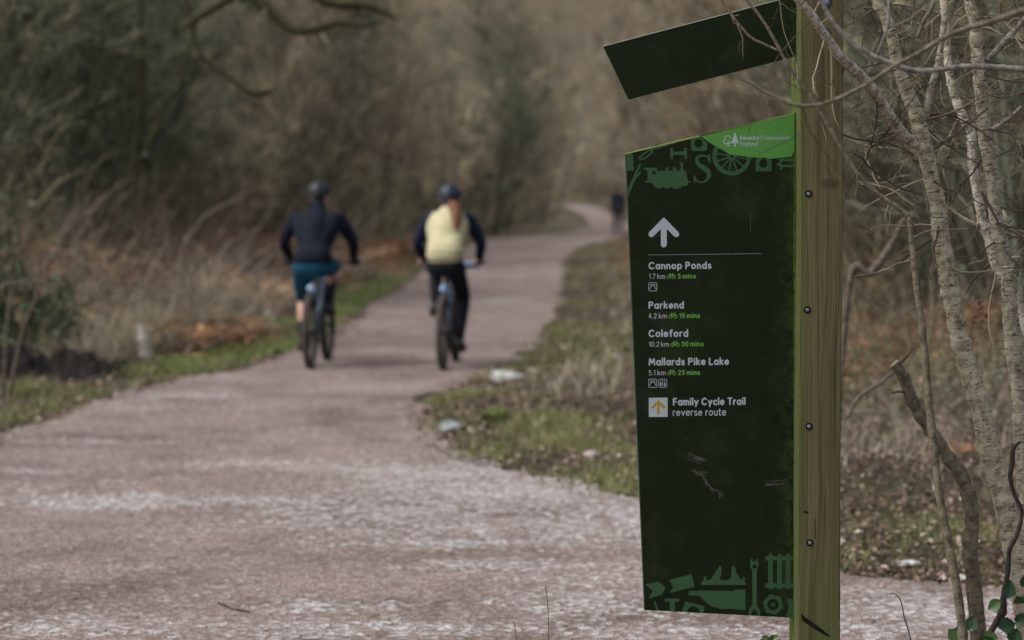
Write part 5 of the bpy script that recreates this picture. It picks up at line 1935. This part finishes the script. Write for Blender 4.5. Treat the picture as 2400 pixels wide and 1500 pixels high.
def bramble(label, rows, Y, leaves_, seed, group=None):
    rng = np.random.default_rng(seed)
    m_ = MB()
    pts, _ = near_limb(m_, rows, Y, rng=rng, sides=8)
    root = empty('bramble', tuple(pts[-1]))
    root.location.z = 0
    tag(root, label, 'plant', group)
    o = m_.build('stem', MAT_VINE)
    o.parent = root
    o.matrix_parent_inverse = Matrix.Translation(-root.location)
    for px, py, sz, ang, ti in leaves_:
        c = P(px, py, Y - .03)
        s_ = sz * Y / FPX
        a_ = math.radians(ang)
        ax = np.array([math.cos(a_), rng.normal(0, .3), math.sin(a_)])
        ax /= np.linalg.norm(ax)
        nr = np.array([rng.normal(0, .35), -1, rng.normal(.3, .3)])
        sd2 = np.cross(ax, nr)
        sd2 /= np.linalg.norm(sd2)
        nr = np.cross(sd2, ax)
        n_ = 11
        V_, F_ = [], []
        for i_ in range(n_ + 1):
            t_ = i_ / n_
            wv = .46 * math.sin(math.pi * min(1, t_ * .97 + .03)) ** .75 * (1 - .28 * t_) * (1 + (.12 if i_ % 2 else -.06))
            mid = c + ax * (s_ * (t_ - .15)) - nr * s_ * .16 * t_ ** 2
            for sg in (-1, -.5, 0, .5, 1):
                V_.append(mid + sd2 * sg * wv * s_ + nr * s_ * .16 * abs(sg) * (1 - .4 * t_) + nr * s_ * .02 * ((i_ % 2) * 2 - 1) * abs(sg))
        for i_ in range(n_):
            for j_ in range(4):
                F_.append((i_ * 5 + j_, i_ * 5 + j_ + 1, (i_ + 1) * 5 + j_ + 1, (i_ + 1) * 5 + j_))
        lm = MB()
        lm.add(V_, {4: F_}, ti)
        o = lm.build('leaf', MAT_BLEAF)
        o.parent = root
        o.matrix_parent_inverse = Matrix.Translation(-root.location)
    return root


bramble('dark knotted bramble stem with broad green leaves in the lower right corner',
        [(2392, 1035, 6), (2376, 1050, 10), (2372, 1085, 12), (2368, 1120, 11), (2378, 1160, 9), (2395, 1200, 9), (2385, 1250, 9), (2366, 1290, 11), (2362, 1340, 12), (2352, 1400, 14), (2350, 1432, 21), (2338, 1455, 16), (2318, 1492, 14), (2300, 1560, 20), (2290, 1800, 20)], 7.2,
        [(2358, 1395, 44, 70, .2), (2385, 1398, 40, -50, .6), (2340, 1412, 34, 215, .9), (2345, 1470, 50, 10, .25), (2385, 1455, 40, 20, .3), (2384, 1480, 46, 250, .3), (2262, 1485, 48, 195, .6), (2272, 1472, 38, 70, .5),
         (2330, 1498, 40, 160, .8), (2300, 1510, 40, 30, .4), (2395, 1370, 30, 60, .1), (2240, 1500, 36, 120, .9)], 31)
bramble('tiny fresh green sprout at the foot of the sign post', [(1806, 1500, 4), (1800, 1530, 4), (1795, 1640, 5), (1792, 1800, 6)], 7.05,
        [(1800, 1500, 20, 150, 1), (1812, 1496, 18, 30, 1), (1806, 1505, 22, 80, .9), (1790, 1504, 16, 170, .9), (1822, 1506, 18, 10, 1)], 33)


def stalk(label, rows, Y, w=1.0):
    m_ = MB()
    pts, _ = near_limb(m_, rows, Y, sides=5)
    o = m_.build('dry_stalk', MAT_TWIG)
    tag(o, label, 'stalk')
    return o


stalk('single hair thin dry stalk standing on the gravel left of the sign', [(1278, 1372, 1.2), (1282, 1400, 1.6), (1285, 1440, 1.8), (1286, 1500, 2), (1286, 1600, 2.4), (1284, 1805, 3)], 7.1)
stalk('hooked dry stalk between the post and the sapling', [(2085, 1392, 2), (2095, 1391, 2.5), (2108, 1402, 3), (2114, 1420, 3), (2120, 1450, 3.4), (2132, 1490, 3.6), (2140, 1560, 4), (2142, 1805, 5)], 7.1)
stalk('short dry stalk left of the board\'s foot, close to the bottom edge', [(1203, 1455, 1.5), (1208, 1480, 2), (1210, 1520, 2), (1210, 1810, 3)], 7.1)
m_ = MB()
near_limb(m_, [(512, 1430, 5), (530, 1437, 6), (548, 1445, 5), (566, 1448, 7), (590, 1453, 3)], 9.55, sides=6)
o = m_.build('fallen_twig', MAT_TWIG)
g_ = G(545, 1446)
tag(o, 'short forked twig lying on the gravel at the bottom left of centre', 'twig')
o.location = (0, g_[1] - 9.55, 0.0)
o.location.z = .016 - min(v_.co.z for v_ in o.data.vertices)

# mossy bough arching over the left bank, and the tree that carries it
MAT_MOSS = bark('mossy_bark_mat', (0.028, 0.028, 0.014), (0.014, 0.014, 0.009), (0.090, 0.085, 0.022), .2)
rng = np.random.default_rng(77)
YM = 25
mb = MB()
near_limb(mb, [(-190, -320, 40), (-180, -100, 46), (-170, 100, 50), (-165, 300, 54), (-160, 500, 56), (-160, 660, 60), (-160, 800, 70)], YM + 1.5, sides=12, rng=rng)
root = empty('oak_tree', (P(-160, 800, YM + 1.5)[0], YM + 1.5, float(H(P(-160, 800, YM + 1.5)[0], YM + 1.5))))
tag(root, 'mossy oak whose dark green bough arches over the left bank above the riders', 'tree')
t = mb.build('trunk', B_OL)
mb = MB()
bp, br = near_limb(mb, [(-190, -150, 40, 1.5), (100, -190, 38, 1.2), (300, -160, 36, 1), (430, -110, 30, .5), (530, -60, 28), (590, -15, 26), (640, 35, 24), (685, 68, 24), (740, 70, 20), (790, 52, 17), (850, 60, 13), (900, 50, 8)], YM, sides=10, rng=rng)
b1o = mb.build('branch', MAT_MOSS)
mb = MB()
near_limb(mb, [(560, -6, 24), (640, -30, 22), (720, -12, 22), (790, 8, 26), (860, 12, 22), (930, 45, 8)], YM, sides=10, rng=rng)
near_limb(mb, [(590, -40, 22), (545, -8, 22), (500, 18, 20), (455, 45, 18), (425, 70, 8)], YM, sides=8, rng=rng)
near_limb(mb, [(400, -125, 20), (425, -40, 16), (445, 50, 13), (470, 125, 12), (530, 175, 14), (570, 205, 16), (605, 218, 22), (640, 212, 8)], YM, sides=8, rng=rng)
b2o = mb.build('branch', MAT_MOSS)
tm_ = MB()
P1, R1 = grow(rng, bp[None, ::6], br[None, ::6], 30, .1, 1, 1.1, 1.0, 7, .35, .1, .14, .003)
P2, R2 = grow(rng, P1, R1, 4, .2, 1, .8, .4, 5, .6, .1, .15, .002, rmin=.003)
tm_.tubes(P1, R1, 4, rng=rng)
tm_.tubes(P2, R2, 3, rng=rng)
tg = tm_.build('twigs', T_OL)
tg['kind'] = 'stuff'
for o in (t, b1o, b2o, tg):
    o.parent = root
    o.matrix_parent_inverse = Matrix.Translation(-root.location)

# dark forked stems and pale bent stems on the left bank
def stem_thing(name, label, cat, limbs, Y, mat, seed):
    rng = np.random.default_rng(seed)
    m_ = MB()
    for l_ in limbs:
        pts, _ = near_limb(m_, l_, Y, rng=rng, sides=8)
    o = m_.build(name, mat)
    tag(o, label, cat)
    return o


def gpx(px, Y):
    """pixel row where the ground lies at this column and distance"""
    x = (px - 1200) / FPX * Y
    z = float(H(x, Y))
    return 440 + (CAMH - z) / Y * FPX


stem_thing('coppice_stem', 'dark stems forking in a wide V high on the left bank', 'tree',
           [[(330, -60, 10), (332, 60, 12), (330, 180, 13), (328, 250, 14), (322, 310, 15), (318, 380, 17), (322, gpx(322, 34) + 20, 20)], [(470, 20, 6), (440, 130, 9), (420, 205, 10), (388, 240, 13), (372, 300, 14), (350, 340, 14), (325, 385, 16)]], 34, MAT_MOSS, 1)
stem_thing('bent_stem', 'thin pale bent stem by the left picture edge, right one of two', 'stem',
           [[(98, 580, 6), (92, 640, 8), (85, 700, 9), (55, 770, 10), (20, gpx(20, 19.5) + 6, 12)]], 19.5, B_BR, 2)
stem_thing('bent_stem', 'thin pale bent stem by the left picture edge, left one of two', 'stem',
           [[(14, 630, 6), (28, 680, 8), (20, 740, 9), (4, gpx(4, 19.2) + 6, 10)]], 19.2, B_BR, 3)
stem_thing('dead_branch', 'curved dead branch lying up the bank behind the right trunks', 'branch',
           [[(2120, 510, 12), (2085, 580, 16), (2040, 640, 20), (1990, 670, 16), (1950, gpx(1950, 12.5), 14)]], 12.5, B_BR, 4)
stem_thing('dead_branch', 'straight grey branch slanting down towards the post low on the right bank', 'branch',
           [[(2110, 860, 8), (2060, 900, 9), (2015, 930, 9), (1985, 980, 7)]], 11.0, B_BR, 5)
print('trees ok')

# ------------------------------------------------------------------ undergrowth
rng = np.random.default_rng(8)
MAT_LITTER = tinted('leaf_litter_mat', [(0, (0.035, 0.024, 0.018)), (0.45, (0.12, 0.075, 0.052)), (0.8, (0.25, 0.17, 0.12)), (1, (0.46, 0.38, 0.32))], .8, .2)
MAT_GRASS = tinted('green_grass_mat', [(0, (0.06, 0.075, 0.02)), (0.5, (0.19, 0.215, 0.065)), (1, (0.40, 0.38, 0.19))], .6, .25, trans=.3)
MAT_BGRASS = tinted('bright_grass_mat', [(0, (0.08, 0.12, 0.03)), (0.5, (0.19, 0.27, 0.065)), (1, (0.40, 0.43, 0.18))], .6, .25, trans=.3)
MAT_STRAW = tinted('dead_grass_mat', [(0, (0.14, 0.11, 0.07)), (0.5, (0.33, 0.285, 0.20)), (1, (0.58, 0.53, 0.41))], .8, .15, trans=.3)
MAT_BRACK = tinted('bracken_mat', [(0, (0.10, 0.048, 0.026)), (0.5, (0.33, 0.175, 0.10)), (1, (0.56, 0.38, 0.26))], .85, .15, trans=.25, vary=1.3)
MAT_SOIL = plain('dark_soil_mat', (0.020, 0.016, 0.014), .95, .1, var=.7, scale=9)
MAT_BRUSH = tinted('brushwood_mat', [(0, (0.05, 0.040, 0.028)), (0.5, (0.15, 0.122, 0.085)), (1, (0.38, 0.33, 0.25))], .85, vary=.7)
MAT_BRUSH_G = tinted('green_brushwood_mat', [(0, (0.030, 0.030, 0.019)), (0.5, (0.105, 0.105, 0.072)), (1, (0.28, 0.265, 0.20))], .85, vary=1.1)
MAT_BL2 = tinted('undergrowth_leaf_mat', [(0, (0.025, 0.055, 0.02)), (0.45, (0.06, 0.12, 0.03)), (0.8, (0.12, 0.19, 0.05)), (1, (0.22, 0.30, 0.22))], .4, .5, trans=.2)


def scatter(n, y0, y1, side, d0, d1, powr=1.0, dens=None):
    """ground points beside the path, seen by the camera's cone plus a margin"""
    P_ = []
    tot = 0
    while tot < n:
        y = y0 + (y1 - y0) * rng.uniform(0, 1, n) ** powr
        d = d0 + (d1 - d0) * rng.uniform(0, 1, n)
        x = np.where(side < 0, path_l(y) - d, path_r(y) + d)
        k = (px_of(x, y) > -500) & (px_of(x, y) < 2900)
        if dens is not None:
            k &= rng.uniform(0, 1, n) < dens(x, y, d)
        q = np.stack([x[k], y[k], H(x[k], y[k])], 1)
        P_.append(q)
        tot += len(q)
        if len(P_) > 60:
            break
    return np.concatenate(P_)[:n] if P_ else np.zeros((0, 3))


def clump(x, y, f, t=0.0):
    return smooth(-0.25 + t, 0.45 + t, wavy(x * f + 3.1, y * f - 1.7))


# leaf litter
mb = MB()
for n, y0, y1, sd2, d0, d1, sz in [(24000, 9.8, 22, 1, -.1, 7, .036), (9000, 12, 30, -1, -.1, 6, .05), (6000, 22, 60, 1, 0, 6, .07), (5000, 24, 70, -1, 0, 6, .07)]:
    c = scatter(n, y0, y1, sd2, d0, d1, 1.4)
    c[:, 2] += rng.uniform(.004, .03, len(c))
    mb.leaves(c, sz, rng, flat=.7, aspect=.7)
c = np.stack([rng.uniform(-2.5, 3, 420), rng.uniform(8.6, 15, 420), np.full(420, .02)], 1)
mb.leaves(c[inside(c[:, 0], c[:, 1])], .022, rng, flat=.8)
tag(mb.build('leaf_litter', MAT_LITTER, smooth=False), 'brown fallen leaves covering the verges of the trail', kind='stuff')

# short green grass on both verges
mb = MB()
c = scatter(11000, 10.2, 22, 1, -.05, 2.4, 1.2, lambda x, y, d: np.where(px_of(x, y) < 1580, 1.0, .05) * (clump(x, y, 2.3, .2) ** 1.5 * smooth(2.6, .3, d) * .95 + .03))
mb.blades(c, .055, rng, .9, .0035, 2)
c = scatter(6000, 22, 70, 1, 0, 1.4, 1.2, lambda x, y, d: clump(x, y, .6))
mb.blades(c, .09, rng, .8, .007, 2)
c = scatter(6500, 14, 20.5, -1, 0.1, 3, 1.0, lambda x, y, d: clump(x, y, 1.3, .15))
mb.blades(c, .08, rng, .8, .005, 2)
tag(mb.build('verge_grass', MAT_GRASS), 'short yellow green grass growing in patches along the trail edges', kind='stuff')
mb = MB()
c = scatter(17000, 19.5, 46, -1, .15, 1.8, 1.0, lambda x, y, d: (.15 + clump(x, y, 1.5, 0)) * smooth(1.7, .5, d) * smooth(250, 480, px_of(x, y)))
mb.blades(c, .085, rng, .8, .007, 2)
c = scatter(900, 50, 100, -1, 0, 1.5, 1.0, lambda x, y, d: clump(x, y, .3))
mb.blades(c, .12, rng, .8, .012, 2)
tag(mb.build('bright_grass', MAT_BGRASS), 'bright green grass strip between the trail and the dead grass on the left', kind='stuff')

# green tufts in front on the right verge
mb = MB()
for px, py, n in [(1290, 1000, 600), (1330, 1040, 420), (1190, 1050, 260), (1420, 1120, 380), (1230, 1010, 200), (1400, 1050, 250), (1120, 1075, 130), (40, 925, 700), (110, 955, 260), (210, 925, 220), (10, 985, 300), (70, 895, 400), (330, 880, 300), (430, 868, 260), (2200, 1262, 120), (2310, 1265, 110), (2050, 1330, 50), (1480, 1140, 400)]:
    g = G(px, py)
    c = np.stack([g[0] + rng.normal(0, .16, n), g[1] + rng.normal(0, .28, n), np.zeros(n)], 1)
    c[:, 2] = H(c[:, 0], c[:, 1])
    mb.blades(c, .11, rng, 1.1, .004, 3)
tag(mb.build('grass_tufts', MAT_GRASS), 'longer green grass tufts on the verge just left of the sign', kind='stuff')

# straw coloured dead grass, arching tussocks on the left
tuss = []
for px, Y, s_, n, lb in [(400, 26, .85, 900, 'large straw coloured grass tussock left of the rider in teal shorts, nearest the riders'), (300, 24, .75, 700, 'pale arching grass tussock beside the white broken stump'),
                         (480, 30, 1.0, 900, 'tall dead grass tussock at the back of the left bank, below the bushes'), (200, 22.5, .6, 500, 'low pale grass tussock at the foot of the left bank'),
                         (570, 33, .7, 600, 'dead grass tussock just left of the rider in teal shorts, among the bracken'), (120, 24.5, .8, 500, 'dead grass tussock near the left edge, under the evergreen bush')]:
    x = (px - 1200) / FPX * Y
    n = int(n * .55)
    mb = MB()
    c = np.stack([rng.normal(0, .22, n), rng.normal(0, .25, n), np.zeros(n)], 1)
    c[:, 2] = H(c[:, 0] + x, c[:, 1] + Y) - float(H(x, Y)) - .02
    mb.blades(c, s_ * 1.1, rng, 1.7, .008, 5)
    o = mb.build('grass_tussock', MAT_STRAW)
    o.location = (x, Y, float(H(x, Y)))
    tag(o, lb, 'grass tussock', 'dead grass tussocks on the left bank')
mb = MB()
c = scatter(8500, 18.5, 45, -1, .8, 4.2, 1.3, lambda x, y, d: clump(x, y, .9, .1) * ~((y < 23.6) & (d < 2.6)))
mb.blades(c, .6, rng, 1.6, .009, 4)
c = scatter(2000, 80, 125, -1, .1, 2.6, 1.0)
mb.blades(c, .07, rng, .8, .02, 2)
c = scatter(1500, 13, 30, 1, 1.6, 5, 1.2, lambda x, y, d: clump(x, y, .8))
mb.blades(c, .3, rng, 1.2, .004, 4)
c = scatter(2500, 19, 60, 1, .8, 3.5, 1.2, lambda x, y, d: clump(x, y, .8))
mb.blades(c, .3, rng, 1.2, .006, 4)
tag(mb.build('dead_grass', MAT_STRAW), 'pale dead grass leaning in swathes along the banks', kind='stuff')

# twig crumbs and bark bits on the gravel
mb = MB()
n = 420
x, y = rng.uniform(-2.6, 2.8, n), 8.7 + 8 * rng.uniform(0, 1, n) ** 1.6
k = inside(x, y)
x, y = x[k], y[k]
a = rng.uniform(0, 6.28, len(x))
l_ = rng.uniform(.01, .07, len(x))
t_ = np.linspace(-.5, .5, 4)
C = np.stack([x[:, None] + np.cos(a)[:, None] * l_[:, None] * t_, y[:, None] + np.sin(a)[:, None] * l_[:, None] * t_ + rng.normal(0, .002, (len(x), 4)), np.full((len(x), 4), .021)], 2)
mb.tubes(C, np.full((len(x), 4), .0016), 4, rng=rng)
tag(mb.build('twig_crumbs', MAT_TWIG), 'crumbs of broken twig scattered over the gravel', kind='stuff')

# bracken: collapsed fronds
def fronds(mb, c, L, rng):
    N = len(c)
    K = 9
    az = rng.uniform(0, 6.28, N)
    el = rng.uniform(.3, 1.2, N)
    ln = L * rng.uniform(.5, 1.2, N)
    t = np.linspace(0, 1, K)
    hx = np.cos(az)[:, None] * ln[:, None] * (t * np.cos(el)[:, None] + .25 * t ** 2)
    hy = np.sin(az)[:, None] * ln[:, None] * (t * np.cos(el)[:, None] + .25 * t ** 2)
    hz = ln[:, None] * (t * np.sin(el)[:, None] - .65 * t ** 2)
    C = np.stack([c[:, :1] + hx, c[:, 1:2] + hy, c[:, 2:3] + np.maximum(hz, .01)], 2)
    R_ = np.broadcast_to(.004 * (1 - .8 * t), (N, K)).copy()
    mb.tubes(C, R_, 3, rng=rng)
    q = C[:, 2:].reshape(-1, 3)
    for s_ in (-1, 1):
        ax = np.stack([-np.sin(az), np.cos(az), np.zeros(N)], 1) * s_
        ax = np.repeat(ax, K - 2, 0) + rng.normal(0, .25, (len(q), 3))
        T = np.gradient(C, axis=1)[:, 2:].reshape(-1, 3)
        T /= np.linalg.norm(T, axis=1, keepdims=True) + 1e-9
        l2 = (np.repeat(ln, K - 2) * np.tile(1 - t[2:] * .85, N) * .30)[:, None]
        V_ = np.stack([q, q + ax * l2 * .5 + T * l2 * .16, q + ax * l2 - [0, 0, .01], q + ax * l2 * .5 - T * l2 * .16], 1).reshape(-1, 3)
        i_ = np.arange(len(q))[:, None] * 4
        mb.add(V_, {4: i_ + np.array([[0, 1, 2, 3]])}, np.repeat(rng.uniform(0, 1, len(q)), 4))


mb = MB()
c = scatter(5200, 26, 62, -1, 1.3, 6, 1.2, lambda x, y, d: clump(x, y, .35, -.3))
fronds(mb, c, 1.25, rng)
c = scatter(1900, 20.5, 30, -1, .9, 4.5, 1.1, lambda x, y, d: clump(x, y, .8, -.1) * ~((y < 23.8) & (d < 2.8)))
fronds(mb, c, .75, rng)
c = scatter(4200, 12.5, 26, 1, 2.2, 7, 1.3, lambda x, y, d: clump(x, y, .5, -.3))
fronds(mb, c, .55, rng)
c = scatter(900, 30, 70, 1, 1.2, 6, 1.2)
fronds(mb, c, .8, rng)
tag(mb.build('bracken', MAT_BRACK), 'rust brown collapsed bracken fronds on both banks', kind='stuff')


# tangled brushwood filling the wood's edge
def brush(mb, c, L, r, rng, up=.7, wob=.25, K=6):
    N = len(c)
    d = rng.normal(0, 1, (N, 3))
    d[:, 2] = np.abs(d[:, 2]) + up
    d /= np.linalg.norm(d, axis=1, keepdims=True)
    ln = L * rng.uniform(.4, 1.2, N)
    p = c.copy()
    o_ = [p]
    for k in range(K - 1):
        d = d + wob * rng.normal(0, 1, (N, 3))
        d[:, 2] -= .06
        d /= np.linalg.norm(d, axis=1, keepdims=True)
        p = p + d * (ln / (K - 1))[:, None]
        o_.append(p)
    C = np.stack(o_, 1)
    R_ = (r * rng.uniform(.5, 1.3, N))[:, None] * (1 - .8 * np.linspace(0, 1, K))[None]
    mb.tubes(C, R_, 3, rng=rng)
    return C


mb = MB()
_d = 0
MAT_BRAM = tinted('bramble_stem_mat', [(0, (0.07, 0.045, 0.035)), (0.5, (0.20, 0.15, 0.115)), (1, (0.42, 0.35, 0.28))], .8)
c = scatter(1500, 19, 45, -1, .9, 5, 1.2, lambda x, y, d: ~((y < 23.6) & (d < 2.2)) * 1.0)
brush(mb, c, 1.9, .009, rng, up=.5, wob=.3, K=7)
c = scatter(700, 12, 24, 1, 1.8, 6, 1.2)
brush(mb, c, 1.2, .005, rng, up=.4, wob=.3, K=7)
tag(mb.build('bramble_stems', MAT_BRAM), 'arching pale and brown bramble stems looping over both banks', kind='stuff')
mb = MB()
c = scatter(4500, 24, 46, -1, 4.4, 9.5, 1.2)
C1 = brush(mb, c, 2.2, .008, rng)
tag(mb.build('green_brushwood', MAT_BRUSH_G), 'tangle of thin olive stems filling the left bank', kind='stuff')
mb = MB()
c = scatter(5000, 50, 130, -1, 2.2, 10, 1.4)
brush(mb, c, 3.2, .014, rng)
c = scatter(4500, 24, 120, 1, 2.6, 12, 1.4)
brush(mb, c, 2.8, .012, rng)
c = scatter(1100, 12.5, 26, 1, 3.0, 9, 1.1)
C2 = brush(mb, c, 1.3, .005, rng, up=.35)
c = scatter(3500, 250, 340, -1, -14, 40, 1)
brush(mb, c, 7, .05, rng)
tag(mb.build('brushwood', MAT_BRUSH), 'tangle of bare brown stems between the trees', kind='stuff')

# evergreen leaves: ivy and bramble on the banks
mb = MB()
k = rng.integers(0, len(C1), 9000)
q = C1[k, rng.integers(1, 6, 9000)]
m_ = (px_of(q[:, 0], q[:, 1]) < 330) & (q[:, 2] < 3.0) & (q[:, 2] > .5)
mb.leaves(q[m_] + rng.normal(0, .06, (m_.sum(), 3)), .07, rng)
k = rng.integers(0, len(C2), 3200)
q = C2[k, rng.integers(0, 5, 3200)]
w_ = clump(q[:, 0], q[:, 1], 1.1) > .3
mb.leaves(q[w_], .045, rng)
c = scatter(5200, 11.5, 22, 1, 1.8, 7, 1.2, lambda x, y, d: clump(x, y, 1.4))
c[:, 2] += rng.uniform(.02, .22, len(c))
mb.leaves(c, .042, rng, flat=.3)
c = scatter(2200, 20, 32, -1, 1.4, 4, 1.2, lambda x, y, d: clump(x, y, .9))
c[:, 2] += rng.uniform(.02, .35, len(c))
mb.leaves(c, .055, rng, flat=.3)
tag(mb.build('bramble_leaves', MAT_BL2), 'scattered green ivy and bramble leaves through the undergrowth', kind='stuff')
# evergreen bush at the left edge
rb = empty('evergreen_bush')
x_, y_ = P(60, 600, 23)[:2]
rb.location = (x_, y_, float(H(x_, y_)))
tag(rb, 'dark evergreen bush at the left edge of the picture', 'bush')
st = MB()
c = np.stack([rng.normal(0, .25, 60), rng.normal(0, .3, 60), np.zeros(60)], 1)
C3 = brush(st, c, 2.0, .012, rng, up=1.2)
st.build('stems', MAT_BRUSH_G, rb)['kind'] = 'stuff'
lm = MB()
a = rng.normal(0, 1, (3600, 3))
a /= np.linalg.norm(a, axis=1, keepdims=True)
rr = rng.uniform(.2, 1, 3600) ** .5
q = a * rr[:, None] * [.85, .6, .85] + [0, 0, .9]
q = q[wavy(q[:, 0] * 3, q[:, 2] * 3 + q[:, 1]) > .0]
lm.leaves(q, .065, rng)
lm.build('leaves', LF_IVY, rb)['kind'] = 'stuff'

# red bramble leaves behind the trunks
mb = MB()
MAT_RED = tinted('red_leaf_mat', [(0, (0.10, 0.012, 0.008)), (0.6, (0.17, 0.03, 0.014)), (1, (0.17, 0.10, 0.02))], .5, .3, trans=.2)
for px, py, n in [(2272, 728, 5), (2302, 722, 6), (2285, 748, 4), (2312, 745, 3), (2296, 735, 3)]:
    c = np.array([P(px + rng.normal(0, 5), py + rng.normal(0, 5), 11.6) for _ in range(n)])
    mb.leaves(c, .04, rng)
o = mb.build('leaves', MAT_RED)
rt = empty('red_bramble', (P(2290, 735, 11.6)[0], 11.6, float(H(P(2290, 735, 11.6)[0], 11.6))))
tag(rt, 'small bramble spray with red and orange leaves seen between the right trunks', 'plant')
o.parent = rt
o.matrix_parent_inverse = Matrix.Translation(-rt.location)
o['kind'] = 'stuff'
m_ = MB()
near_limb(m_, [(2300, 700, 3), (2290, 740, 4), (2275, 800, 5), (2285, gpx(2285, 11.6) + 4, 5)], 11.6, sides=5)
o = m_.build('stem', MAT_TWIG)
o.parent = rt
o.matrix_parent_inverse = Matrix.Translation(-rt.location)

# bank of dark turned soil, left
xs_ = np.linspace(-6.0, -3.2, 110)
ys_ = np.linspace(19.3, 23.5, 90)
Xg, Yg = np.meshgrid(xs_, ys_)
cx = -4.5 + 0 * Yg
cy = 20.2 + (Xg + 4.5) * .95
env = np.clip(1 - ((Yg - (21.4 + (Xg + 4.6) * .55)) / (.75 + .3 * wavy(Xg * 1.7, Yg * .2))) ** 2, 0, 1) * smooth(-3.2, -4.0, Xg) * np.clip(1.0 + .8 * wavy(Xg * 2.2, Yg * 2), .15, 1.5)
Zg = H(Xg, Yg) - .03 + env * (.17 + .13 * wavy(Xg * 5, Yg * 4) + .04 * rng.normal(0, 1, Xg.shape))
V_ = np.stack([Xg, Yg, Zg], 2).reshape(-1, 3)
i_ = np.arange(89)[:, None] * 110 + np.arange(109)[None]
mb = MB()
mb.add(V_, {4: np.stack([i_, i_ + 1, i_ + 111, i_ + 110], 2).reshape(-1, 4)})
tag(mb.build('soil_bank', MAT_SOIL), 'ridge of dark turned earth along the left edge of the trail', kind='structure')


# stones and stump
def rock(label, px, py, sx, sy, sz, mat, seed, rz=0):
    r_ = np.random.default_rng(seed)
    bm = bmesh.new()
    bmesh.ops.create_icosphere(bm, subdivisions=3, radius=1)
    fr = r_.normal(0, 1, (7, 3))
    fr /= np.linalg.norm(fr, axis=1, keepdims=True)
    for v_ in bm.verts:
        p_ = np.array(v_.co)
        for f_ in fr:
            dd = p_ @ f_
            if dd > .72:
                p_ = p_ - f_ * (dd - .72) * .9
        p_ = p_ * (1 + .05 * wavy(p_[0] * 3 + seed, p_[1] * 3 + p_[2] * 2))
        v_.co = Vector(p_ * [sx, sy, sz])
    me = bpy.data.meshes.new('stone')
    bm.to_mesh(me)
    bm.free()
    me.materials.append(mat)
    o = bpy.data.objects.new('stone', me)
    COL.objects.link(o)
    g = G(px, py)
    o.location = (g[0], g[1], float(H(g[0], g[1])) + sz * .45)
    o.rotation_euler = (0, 0, rz)
    tag(o, label, 'stone', 'stones on the right verge')
    return o


def rockm(name, a, b, c):
    m = M(name)
    n_ = m.noise(m.coord(), 9, 6, .7)
    m.bump(n_, .6, .03)
    return m.fin(m.ramp(n_, [(.35, a), (.52, b), (.68, c)]), .9, .2)


MR = rockm('pale_stone_mat', (0.16, 0.17, 0.12), (0.40, 0.39, 0.37), (0.58, 0.58, 0.57))
MR2 = rockm('grey_stone_mat', (0.11, 0.13, 0.09), (0.22, 0.24, 0.23), (0.36, 0.38, 0.38))
MR3 = rockm('mossy_stone_mat', (0.03, 0.035, 0.012), (0.085, 0.10, 0.022), (0.17, 0.18, 0.04))
rock('flat pale stone at the trail edge just right of the yellow vest rider\'s wheels', 1186, 893, .17, .15, .075, MR, 1)
rock('small grey stone on the verge below the flat pale stone', 1055, 1005, .085, .08, .05, MR2, 2)
rock('dark mossy stone between the small grey stone and the grass tufts', 1165, 990, .13, .12, .07, MR3, 3, .4)
rock('small white stone close to the left edge of the sign board', 1445, 848, .05, .05, .03, MR, 4)
rock('pinkish stone among the grass beside the foot of the board', 1385, 1078, .06, .07, .03, rockm('pink_stone_mat', (0.22, 0.16, 0.14), (0.32, 0.26, 0.24), (0.42, 0.36, 0.33)), 5)
rock('small pale stone on the gravel right of the post', 2130, 1318, .055, .05, .02, MR, 6)
rock('long pale stone at the foot of the right bank between two stems', 2250, 1355, .05, .06, .02, MR, 7)
# broken white stump in the dead grass
Yb = 23.3
mb = MB()
xb = (345 - 1200) / FPX * Yb
hb_ = gpx(345, Yb)
r_ = np.random.default_rng(4)
near_limb(mb, [(327, hb_ - 85, 4), (332, hb_ - 62, 20), (340, hb_ - 34, 30), (344, hb_ - 5, 30), (346, hb_ + 12, 34)], Yb, sides=9, rng=r_)
near_limb(mb, [(350, hb_ - 48, 3), (350, hb_ - 30, 10), (350, hb_, 16)], Yb, sides=7, rng=r_)
o = mb.build('broken_stump', plain('bleached_wood_mat', (0.40, 0.38, 0.34), .9, .1, var=.2, scale=12))
tag(o, 'splintered bleached white stump standing in the dead grass on the left', 'stump')
print('undergrowth ok', sum(len(m.polygons) for m in bpy.data.meshes))
